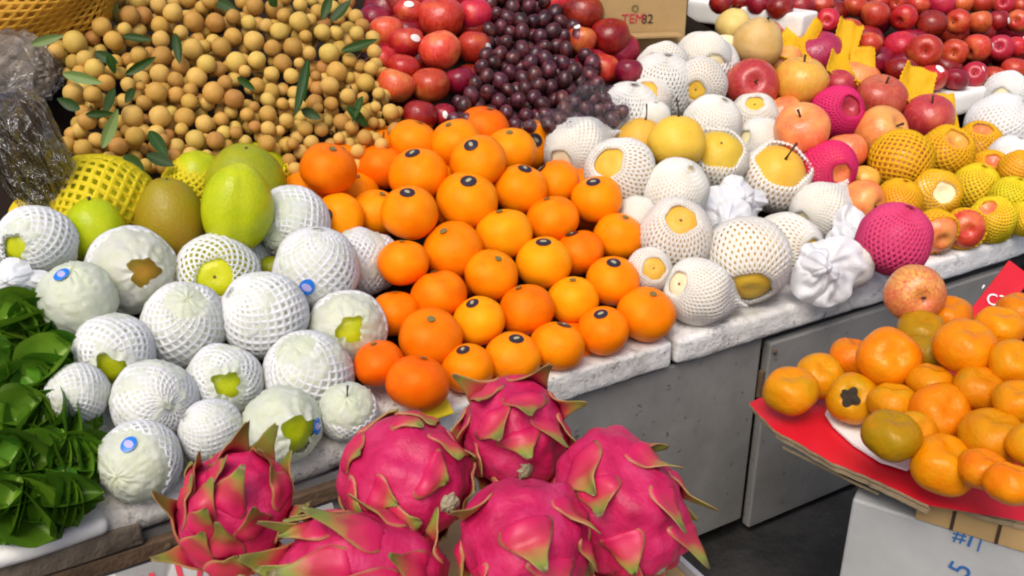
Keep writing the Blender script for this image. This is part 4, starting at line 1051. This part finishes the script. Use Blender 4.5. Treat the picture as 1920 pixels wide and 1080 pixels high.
# ------------------------------------------------------------------ yellow empty nets standing behind the mixed apples
random.seed(4)
for k, (x0, y0, x1, y1, w_, lb, sd) in enumerate(((1490,118,1512,52,100,'flat empty yellow net beside the larger russet pear',1), (1582,150,1590,70,70,'upright empty yellow net left of the red apple stack',2), (1640,165,1622,108,62,'small folded yellow net with a hole showing brown',3), (1718,205,1722,150,84,'yellow net lying before the front tier of red apples',4), (1795,262,1775,196,60,'yellow net strip right of the wide brownish apple',5))):
    a = wp(x0, y0, -.07, .02); b = wp(x1, y1, -.07, .03); L_ = (b-a).length; t = t_plane(x0, y0, .03)
    yv = (b-a).normalized(); xv = yv.cross(-CF).normalized(); zv = xv.cross(yv)      # sheet +Z runs a->b
    R_ = Matrix((xv, -zv, yv)).transposed().to_4x4()
    o = add('empty_foam_net', sheet(sd, w_*t/F, L_*1.25, .25*(-1)**k, .02), M['yfoam'], Matrix.Translation(a) @ R_)
    mo = o.modifiers.new('thick', 'SOLIDIFY'); mo.thickness = .0025
    tag(o, lb, 'foam net', 'empty yellow nets')
# raised white tray and white foam edge of the apple stack
def plank(pts, thick, name, bev=.006):      # extruded strip: list of (near top world point), width vector along view-right
    pass
def strip(name, A_, B_, up, depth, mat, label, cat, bev=.006):
    ex = (B_-A_); L_ = ex.length; ex.normalize(); ez = UPV; ey = ez.cross(ex).normalized()
    fr = lambda x, y, z: A_+ex*x+ey*y+ez*z
    o = add(name, box(name, 0, L_, 0, depth, -up, 0, bev, 4, .0025, random.random()*9, fr), mat); return tag(o, label, cat)
tA, tB = wp(1288, 6, -.03, .05), wp(1526, 40, -.03, .05); tB.z = tA.z = (tA.z+tB.z)/2
tA = at_z(1288, -2, tA.z); tB = at_z(1505, 28, tA.z)
strip('raised_foam_tray', tA, tB, .05, .07, M['foamtray'], 'raised white foam tray holding dark red apples', 'tray')
fA, fB = wp(1752, 186, -.01, .04), wp(1990, 140, -.01, .04); zz = (fA.z+fB.z)/2; fA = at_z(1752, 184, zz); fB = at_z(1990, 140, zz)
strip('foam_ledge', fA, fB, .05, .06, M['foamtray'], 'white foam ledge below the far right apple stack', 'ledge')
# brown carton behind
def text_mesh(body, size, ext=.0004):
    cu = bpy.data.curves.new('text', 'FONT'); cu.body = body; cu.size = size; cu.extrude = ext; cu.align_x = 'CENTER'; cu.align_y = 'CENTER'
    ob = bpy.data.objects.new('text', cu); COL.objects.link(ob); dg = bpy.context.evaluated_depsgraph_get(); dg.update()
    me = bpy.data.meshes.new_from_object(ob.evaluated_get(dg)); bpy.data.objects.remove(ob); me.materials.clear(); return me
cA = wp(1128, 58, .06, .06); cB = wp(1286, 58, .06, .06); zc = cA.z; cB = at_z(1286, 52, zc); ex = (cB-cA).normalized(); ey = UPV.cross(ex).normalized()
fr = lambda x, y, z: cA+ex*x+ey*y+UPV*z
LC = (cB-cA).length
bc = thing('brown_carton', fr(LC/2, .1, -.06), 'brown cardboard carton with faded print behind the fruit', 'carton')
cb = add('side', box('side', -.02, LC, 0, .25, -.12, .16, .003, 0, 0, 0, fr), M['card'], I4, bc)
add('bottom_flap', box('bottom_flap', .03, LC-.02, -.035, -.004, -.012, -.006, .001, 0, 0, 0, fr), M['card'], I4, bc)
Rc = Matrix((ex, UPV, ex.cross(UPV))).transposed().to_4x4()
def ctext(body, size, x, z, mat): add('lettering', text_mesh(body, size), mat, Matrix.Translation(fr(x, -.0012, z)) @ Rc, cb)
ctext('TEM', .026, LC*.36, .022, M['ctext']); ctext('82', .026, LC*.53, .020, M['ctextdark'])
ctext('o', .03, LC*.38, .045, M['button'])

# ------------------------------------------------------------------ left: net sack, plastic bags
sk = thing('net_sack', wp(90, 90, .1, .0), 'bulging orange net sack in the top left corner', 'sack')
csk = CP+ray(40, 22)*(t_plane(40, 22, .02, SLG)+.09); Xs = TRS(csk, orient((CR*.9+CU*.35-CF*.1).normalized(), .3), (.095, .09, .15))
add('contents', crumple(9, .16), M['sackin'], Xs, sk)
add('netting', sleeve('netting', 31, radians(3), radians(176), lip=0, hole=.55, nu=44, nv=30, puff=.02, wr=.3), M['sacknet'], Xs, sk)
def blob(name, sd, amp, fn=None):
    bm = bmesh.new(); bmesh.ops.create_icosphere(bm, subdivisions=5, radius=1)
    for v in bm.verts:
        q = v.co.copy(); h = noise.noise(q*1.4+Vector((sd, 0, 0)))+.9*(.4-abs(noise.noise(Vector((q.x*2.6, q.y*2.6, q.z*1.2))+Vector((0, sd, 0)))))+.5*(.3-abs(noise.noise(Vector((q.x*6, q.y*6, q.z*2.4))+Vector((0, 0, sd)))))
        x, y, z = q; x = math.copysign(abs(x)**.75, x); z = math.copysign(abs(z)**.8, z)
        v.co = Vector((x, y, z))*(1+amp*h)
    return bm_mesh(name, bm, True)
def bag(px, py, w_, h_, mat, label, sd, dt=0):
    t = t_plane(px, py+h_/2, .05)+dt; c = CP+ray(px, py)*t; rx = w_/2*t/F; rz = h_/2*t/F
    o = thing('plastic_bag', c-UPV*rz, label, 'bag', 'plastic bags at the left edge')
    X = TRS(c, Matrix.Rotation(radians(20), 4, 'X') @ Matrix.Rotation(.2, 4, 'Z'), (rx*.95, rx*.7, rz*.95))
    add('contents', blob('contents', sd, .16), mat, X, o)
    add('film', blob('film', sd+.6, .24), M['bagfilm'], TRS(c, Matrix.Rotation(radians(20), 4, 'X') @ Matrix.Rotation(.2, 4, 'Z'), (rx*1.03, rx*.78, rz*1.02)), o)
bag(52, 285, 128, 270, M['brown'], 'clear plastic bag of dark brown dried goods at the left edge', 2)
bag(18, 135, 150, 140, M['pouch'], 'greyish crumpled plastic bag above the brown one', 5, .05)

# ------------------------------------------------------------------ left: leafy greens on a foam tray
u0, v0 = uv(-60, 1010); u1, v1 = uv(188, 935)
o = add('foam_tray', box('foam_tray', uA, u1, -.012, .30, ZL-.026, ZL-.004, .009, 4, .002, 3, S, 3), M['foamtray']); tag(o, 'white foam tray under the leafy greens', 'tray')
random.seed(31)
def vegleaf(L, W_, cup, curl, sd):
    vs = []; fs = []; at = []; nx, ny = 12, 14; a = -.25; y = z = 0
    for j in range(ny+1):
        s_ = j/ny; wd = W_*sin(pi*min(1, (.10+.88*s_)**1.15))**.5*(1 if j < ny else .02)
        for i in range(nx+1):
            u = i/nx*2-1; wv = 1+.08*noise.noise(Vector((u*2.2, s_*3, sd*5.1)))
            zz = wd*cup*(abs(u)**1.7)*.9+.05*W_*sin(s_*9+u*4+sd)*abs(u)-.10*W_*exp(-(u/.12)**2)
            vs.append(Vector((wd*u*wv*(1-.3*cup*abs(u)), y, z+zz))); at.append((s_, abs(u)))
        a += curl/ny; y += L/ny*cos(a); z -= L/ny*sin(a)
    for j in range(ny):
        for i in range(nx): q = j*(nx+1)+i; fs.append((q, q+1, q+nx+2, q+nx+1))
    return mk('leaf', vs, fs, True, at)
VB = [(8,490,90,-.2,'leafy bundle at the left edge beside the upper netted fruit'),(28,600,120,.3,'leafy bundle below the crumpled tissue, cut by the left edge'),(92,600,110,-.3,'dark topped leafy bundle below the wrapped fruit with blue sticker'),(108,660,84,.5,'small curled leafy bundle beside the half hidden netted fruit'),
      (18,690,96,-.4,'curled leafy bundle at the left edge, mid height'),(66,715,104,.2,'leafy bundle with wide folds in the middle of the greens'),(52,775,110,-.5,'leafy bundle showing pale stems in the middle left'),(118,775,112,.4,'leafy bundle with fanned tips towards the white fruit'),
      (35,855,112,.1,'leafy bundle with dark hollow near the tray'),(100,845,100,-.2,'leafy bundle with pale stem ends, above the tray corner'),(142,850,84,.6,'rightmost leafy bundle beside the lowest wrapped fruit'),(28,935,124,-.1,'lowest left leafy bundle resting on the foam tray'),(118,925,104,.3,'lowest right leafy bundle at the tray corner')]
for k, (px, py, w_, rot, lb) in enumerate(VB):
    t = t_plane(px, py, .045)-.01; c = CP+ray(px, py)*t; W0 = 1.2*w_*t/F
    o = thing('leafy_bundle', c-UPV*.03, lb, 'leafy greens', 'bundles of leafy greens')
    for j in range(11):
        fan = rot+random.gauss(0, .95)                 # fanned round the hanging direction
        dn = (-CU*cos(fan)+CR*sin(fan)).normalized()
        nrm = (-CF*1.0+CU*.35+dn*random.uniform(-.1, .45)+CR*random.uniform(-.3, .3)).normalized()
        yv = (dn-nrm*dn.dot(nrm)).normalized(); xv = yv.cross(nrm).normalized()
        R_ = Matrix((xv, yv, nrm)).transposed().to_4x4()
        L_ = W0*random.uniform(.72, .98); lay = (abs(j-5)*.3+random.uniform(0, .5))*.012
        base = c+yv*W0*random.uniform(-.38, -.18)-CF*(.012-lay)
        add('leaf', vegleaf(L_, L_*random.uniform(.40, .52), random.uniform(.5, 1.3), random.uniform(.1, 1.1), k*9+j), M['veg' if random.random() < .65 else 'vegdark'], TRS(base, R_, 1), o)
    for j in range(5):
        fan = rot+random.uniform(-1.2, 1.2); d_ = (-CU*cos(fan)+CR*sin(fan)-CF*.4).normalized(); b0 = c+CU*W0*.05-CF*.008+CR*random.uniform(-.3, .3)*W0
        add('stalk', tube('stalk', [b0-d_*.008, b0+d_*.006, b0+d_*.02], [.0014, .0013, .0009], 5), M['vegstem'], I4, o)

# ------------------------------------------------------------------ dragon fruit carton in front
ZD = .49
ua, va = uv(120, 1078, ZD); ub, vb = uv(622, 950, ZD); vD = (va+vb)/2
uR = uv(1120, 880, ZD)[0]
dc = thing('fruit_carton', S((ua+uR)/2, vD-.2, 0), 'white carton with red lettering under the dragon fruit', 'carton')
bx = add('back_wall', box('back_wall', ua-.05, uR, vD-.056, vD-.05, .02, ZD-.06, .001), M['cwhite'], I4, dc)
add('front_wall', box('front_wall', ua-.05, uR, vD-.40, vD-.394, .02, ZD-.02, .001), M['cwhite'], I4, dc)
add('side_wall', box('side_wall', ua-.056, ua-.05, vD-.40, vD, .02, ZD-.02, .001), M['cwhite'], I4, dc)
add('side_wall', box('side_wall', uR, uR+.006, vD-.40, vD, .02, ZD-.02, .001), M['cwhite'], I4, dc)
add('packing_sheet', box('packing_sheet', ua-.049, uR-.001, vD-.393, vD-.05, ZD-.05, ZD-.03, 0), M['card'], I4, dc)
# back flap, leaning away, with a half round hand hole in its upper edge
un = uv(266, 1052, ZD)[0]; rn = .026; FH = .075
uR_ = uv(628, 950, ZD)[0]; prof = [(ua-.05, 0), (uR_, 0), (uR_, FH)]
prof += [(un+rn*cos(a), FH-rn*1.0*sin(a)) for a in [pi*i/14 for i in range(15)]]
prof += [(ua-.05, FH)]
tilt = radians(38)
def FP(u, s_, o_=0): return S(u, vD-.008-(FH-s_)*sin(tilt)-o_*cos(tilt), ZD-(FH-s_)*cos(tilt)+o_*sin(tilt))
bm = bmesh.new(); A_ = [bm.verts.new(FP(u, s_)) for u, s_ in prof]; B_ = [bm.verts.new(FP(u, s_, -.004)) for u, s_ in prof]
bm.faces.new(A_); bm.faces.new(B_[::-1])
for i in range(len(A_)): j = (i+1) % len(A_); bm.faces.new((A_[i], B_[i], B_[j], A_[j]))
bmesh.ops.triangulate(bm, faces=[f for f in bm.faces if len(f.verts) > 4]); bmesh.ops.recalc_face_normals(bm, faces=list(bm.faces))
fl = add('back_flap', bm_mesh('back_flap', bm), M['cwhite'], I4, dc)
e2 = (FP(0, 1)-FP(0, 0)).normalized(); nn = E.cross(e2).normalized()
Rf = Matrix((E, e2, nn)).transposed().to_4x4()
add('lettering', text_mesh('OTHAI', .052), M['ctext'], Matrix.Translation(FP(un+.004, FH-.030, .0012)) @ Rf, fl)

def bodymesh(sd, el):
    def f(t, p):
        q = Vector((sin(t)*cos(p), sin(t)*sin(p), cos(t))); k = 1+.12*noise.noise(q*1.6+Vector((sd*4, 0, 0)))+.10*noise.noise(q*3.2+Vector((0, sd*3, 0)))+.03*abs(noise.noise(q*7+Vector((0, 0, sd))))
        r = sin(t)**.9*k; return (r*cos(p), r*sin(p), cos(t)*el*k)
    return f
def scalemesh(fn, q0, tg, r, L_, W_, curl, sd):
    # L_, W_ in radii; the scale hugs the body, then its tip lifts away
    nx, ny = 8, 14; top = []; at = []; side = q0.cross(tg).normalized()
    for j in range(ny+1):
        s_ = j/ny; wd = W_*(1-s_**1.7)**.9*(.75+.45*sin(pi*min(1, s_*1.25)))*(1-.25*s_)+.022
        qc = (q0*cos(L_*s_)+tg*sin(L_*s_)).normalized()
        for i in range(nx+1):
            u = i/nx*2-1; q = (qc*cos(wd*u)+side*sin(wd*u)).normalized()
            p = Vector(fn(math.acos(max(-1, min(1, q.z))), math.atan2(q.y, q.x)))
            up = max(0, s_-.38)
            lift = .07*sin(pi*min(1, s_*.9+.08))*(1-.75*u*u)+.02*s_+curl*up*up*1.5+.03*u*u*s_+.012*noise.noise(Vector((u*1.5, s_*4, sd*3.3)))
            if j == 0: lift = -.03
            bend = curl*up*up*.55
            p = p*(1+lift)-tg*bend*.2
            top.append(p*r); at.append((s_, abs(u)))
    n = len(top); vs = list(top); fs = []
    for j in range(ny):
        for i in range(nx): q = j*(nx+1)+i; fs.append((q, q+1, q+nx+2, q+nx+1))
    for j in range(ny+1):
        for i in range(nx+1): p = top[j*(nx+1)+i]; vs.append(p-p.normalized()*r*.05*(1-.45*j/ny)); at.append(at[j*(nx+1)+i])
    for j in range(ny):
        for i in range(nx): q = n+j*(nx+1)+i; fs.append((q, q+nx+1, q+nx+2, q+1))
    rim = [i for i in range(nx+1)]+[j*(nx+1)+nx for j in range(1, ny+1)]+[ny*(nx+1)+i for i in range(nx-1, -1, -1)]+[j*(nx+1) for j in range(ny-1, 0, -1)]
    for a_, b_ in zip(rim, rim[1:]+rim[:1]): fs.append((a_, a_+n, b_+n, b_))
    return mk('scale', vs, fs, True, at)
def dragon(px, py, w_, el, ax, back, label, nsc=20, Ls=1.0, curl=.7, sd=0, zc=.575, scar=True, extra=()):
    d = ray(px, py); t = (zc-CAMZ)/d.z; c = CP+d*t; r = w_/2*t/F/1.03
    random.seed(100+sd)
    a = axis_px(*ax, back=back); R_ = orient(a, sd*1.3); X = TRS(c, R_, r); fn = bodymesh(sd, el)
    o = thing('dragon_fruit', c-UPV*r, label, 'dragon fruit', 'pink dragon fruit in the carton')
    add('skin', lathe('skin', fn, 30, 48), M['dragon'], X, o)
    R3 = R_.to_3x3()
    k = 0
    for i in range(nsc):
        f = (i+.6)/nsc; th = math.acos(max(-1, min(1, -.93+1.75*f))); ph = i*2.39996+random.uniform(-.25, .25)
        q0 = Vector((sin(th)*cos(ph), sin(th)*sin(ph), cos(th))); tg = Vector((-cos(th)*cos(ph), -cos(th)*sin(ph), sin(th)))
        tg = (tg+Vector((-sin(ph), cos(ph), 0))*random.uniform(-.3, .3)).normalized(); tg = (tg-q0*tg.dot(q0)).normalized()
        me = scalemesh(fn, q0, tg, r, (.50+.25*(1-f))*Ls*random.uniform(.75, 1.2), random.uniform(.30, .46), min(1.0, curl*random.uniform(.3, 1.5)), i+sd*50)
        add('scale', me, M['scale'], TRS(c, R_, 1), o)
    if scar:
        sm = crumple(40+sd, .5); top = Vector(fn(0, 0)).z
        add('blossom_scar', sm, M['scar'], TRS(c+R3 @ Vector((0, 0, r*top*.97)), R_, (r*.15, r*.19, r*.10)), o)
    return o
dragon(758, 900, 236, 1.08, (.72, .2), False, 'smooth dragon fruit with a pale scar, left of the topmost one', 17, .8, .12, 1)
dragon(965, 812, 200, 1.05, (.15, .55), False, 'topmost dragon fruit with green tipped scales in front of the oranges', 20, .95, 1.3, 2, .585)
dragon(985, 1020, 244, 1.05, (.2, .82), False, 'dragon fruit at the bottom centre with one broad dry scale', 15, .9, .7, 3)
dragon(1165, 945, 236, 1.22, (.45, .75), False, 'large dragon fruit on the right with a tall pointed scale', 19, .92, .6, 8)
dragon(440, 965, 205, 1.2, (.28, -.8), False, 'scaly dragon fruit with long upright scales at the left', 28, 1.15, .8, 5, .57, False)
dragon(690, 1068, 205, 1.6, (-.85, -.25), False, 'long dragon fruit lying at the bottom edge with yellow green tips', 24, 1.25, 1.1, 6, .555, False)
# small yellow price card peeking out behind the left dragon fruit
p = at_z(818, 782, ZL+.0); o = add('yellow_card', box('yellow_card', -.02, .02, -.012, .012, 0, .003, .001, 0, 0, 0, lambda x, y, z: p+E*x+N*y*1.0+UPV*(z+.012+y*.6)), M['lemon']); tag(o, 'small yellow card behind the smooth dragon fruit', 'card')

# ------------------------------------------------------------------ persimmon carton on the right
K0 = at_z(1604, 905, ZT-.02); K1 = at_z(1405, 752, ZT); K2 = at_z(1742, 948, ZT); K3 = at_z(1960, 1000, ZT)
fx = (at_z(1960, 1012, ZT-.02)-K0); fx.z = 0; fx.normalize(); fy = UPV.cross(fx).normalized()
fb = lambda x, y, z: Vector((K0.x, K0.y, 0))+fx*x+fy*y+UPV*z
pcx = thing('white_carton', fb(.25, .2, 0), 'white carton with blue print under the persimmons', 'carton')
pb = add('side', box('side', 0, .6, 0, .42, .004, ZT-.045, .003, 0, 0, 0, fb), M['cwhite'], I4, pcx)
add('tape_edge', box('tape_edge', .075, .6, -.003, .42, ZT-.044, ZT-.012, .001, 0, 0, 0, fb), M['card'], I4, pcx)
for x in (.115, .165, .24): add('slot', box('slot', x, x+.004, -.0045, -.003, ZT-.043, ZT-.016, 0, 0, 0, 0, fb), M['ctextdark'], I4, pcx)
Rb = Matrix((fx, UPV, fx.cross(UPV))).transposed().to_4x4()
def btext(body, size, px, py, rot):
    d = ray(px, py); q = (K0-fy*.0012); t = (q-CP).dot(fy)/d.dot(fy); pt = CP+d*t
    add('lettering', text_mesh(body, size), M['ctextblue'], Matrix.Translation(pt) @ Rb @ Matrix.Rotation(rot, 4, 'Z'), pb)
btext('1', .034, 1820, 1012, -.1); btext('#', .026, 1799, 1006, 0.05); btext('|', .024, 1838, 1018, -.05)
btext('5', .036, 1802, 1068, 1.35)
# the red card: an irregular sheet with thickness, lying over the carton, drooping at its free corner
back = [at_z(1520, 712, ZT), at_z(2050, 640, ZT), at_z(2120, 1010, ZT)]
edge = [K1, at_z(1448, 800, ZT), at_z(1560, 868, ZT), at_z(1650, 905, ZT), K2]
edge2 = [at_z(1752, 928, ZT), at_z(1860, 962, ZT), at_z(1960, 985, ZT)]
poly = edge+edge2+[back[2], back[1], back[0]]
def jag(L, n, a):
    out = []
    for p_, q_ in zip(L, L[1:]+L[:1]):
        for i in range(n): out.append(p_.lerp(q_, i/n)+(Vector((random.uniform(-a, a), random.uniform(-a, a), 0)) if i else Vector()))
    return out
random.seed(9); poly = jag(poly, 6, .0012)
def droop(p_):
    q = (p_-K0).dot(fx); z_ = 0
    if q < 0: z_ -= .10*q*q
    return p_+UPV*(z_+.002*noise.noise(p_*20))
def prism(pl, z0, z1, name, mtop, medge):
    bm = bmesh.new(); a = [bm.verts.new(droop(p_)+UPV*z1) for p_ in pl]; b = [bm.verts.new(droop(p_)+UPV*z0) for p_ in pl]
    bm.faces.new(a); bm.faces.new(b[::-1])
    for i in range(len(a)): j = (i+1) % len(a); f = bm.faces.new((a[i], b[i], b[j], a[j])); f.material_index = 1
    bmesh.ops.triangulate(bm, faces=[f for f in bm.faces if len(f.verts) > 4]); bmesh.ops.recalc_face_normals(bm, faces=list(bm.faces))
    me = bm_mesh(name, bm); me.materials.append(mtop); me.materials.append(medge); return me
rc_ = thing('red_cardboard', at_z(1800, 800, ZT-.02), 'red printed cardboard sheet under the persimmons with an upright flap', 'cardboard')
add('sheet', prism(poly, -.004, 0, 'sheet', M['cred'], M['cardedge']), None, I4, rc_)
low = [p_+UPV*-.006+(fx*.006 if (p_-K0).dot(fx) < .02 else Vector()) for p_ in poly]
add('backing', prism(low, -.006, 0, 'backing', M['cardedge'], M['cardedge']), None, I4, rc_)
# folded brown underside flap below the free corner
un_ = [at_z(1470, 822, ZT-.012), at_z(1600, 890, ZT-.012), at_z(1650, 912, ZT-.012), at_z(1590, 880, ZT-.03), at_z(1545, 862, ZT-.03)]
add('under_flap', prism(un_, -.014, -.010, 'under_flap', M['cardedge'], M['cardedge']), None, I4, rc_)
# upright red flap
q0, q1 = at_z(1800, 620, ZT+.03), at_z(1905, 640, ZT+.03); tt = (q0-CP).dot(CF)
def vp(px, py, dt=0): return CP+ray(px, py)*(tt+dt)
cn = [vp(1796, 612), vp(1850, 630), vp(1935, 520, .03), vp(1893, 488, .03)]
nf = (cn[1]-cn[0]).cross(cn[3]-cn[0]).normalized()
if nf.dot(CF) > 0: nf = -nf
bm = bmesh.new(); a = [bm.verts.new(p_) for p_ in cn]; b = [bm.verts.new(p_-nf*.004) for p_ in cn]; bm.faces.new(a); bm.faces.new(b[::-1])
for i in range(4): j = (i+1) % 4; bm.faces.new((a[i], b[i], b[j], a[j]))
bmesh.ops.recalc_face_normals(bm, faces=list(bm.faces))
uf = add('upright_flap', bm_mesh('upright_flap', bm), M['cred'], I4, rc_)
ex_ = (cn[2]-cn[1]).normalized(); ey_ = nf.cross(ex_)
def ftext(body, size, px, py, rot):
    d = ray(px, py); q = cn[0]+nf*.001; t = (q-CP).dot(nf)/d.dot(nf)
    xx = (CR-nf*CR.dot(nf)).normalized(); yy = nf.cross(xx)
    add('lettering', text_mesh(body, size), M['ctextwhite'], Matrix.Translation(CP+d*t) @ Matrix((xx, yy, nf)).transposed().to_4x4() @ Matrix.Rotation(rot, 4, 'Z'), uf)
ftext('C3', .026, 1868, 564, -.15); ftext("'", .028, 1838, 545, -.7)
# white paper plate
ctr = at_z(1640, 800, ZT+.003); plate = []
for (px, py) in ((1547, 778), (1562, 800), (1600, 835), (1650, 868), (1700, 884), (1720, 870), (1740, 800), (1700, 740), (1620, 730), (1560, 750)): plate.append(at_z(px, py, ZT+.004))
o = add('paper_plate', prism(plate, 0, .003, 'paper_plate', M['foamtray'], M['foamtray']), None); tag(o, 'white paper plate under the persimmons at the red card edge', 'plate')
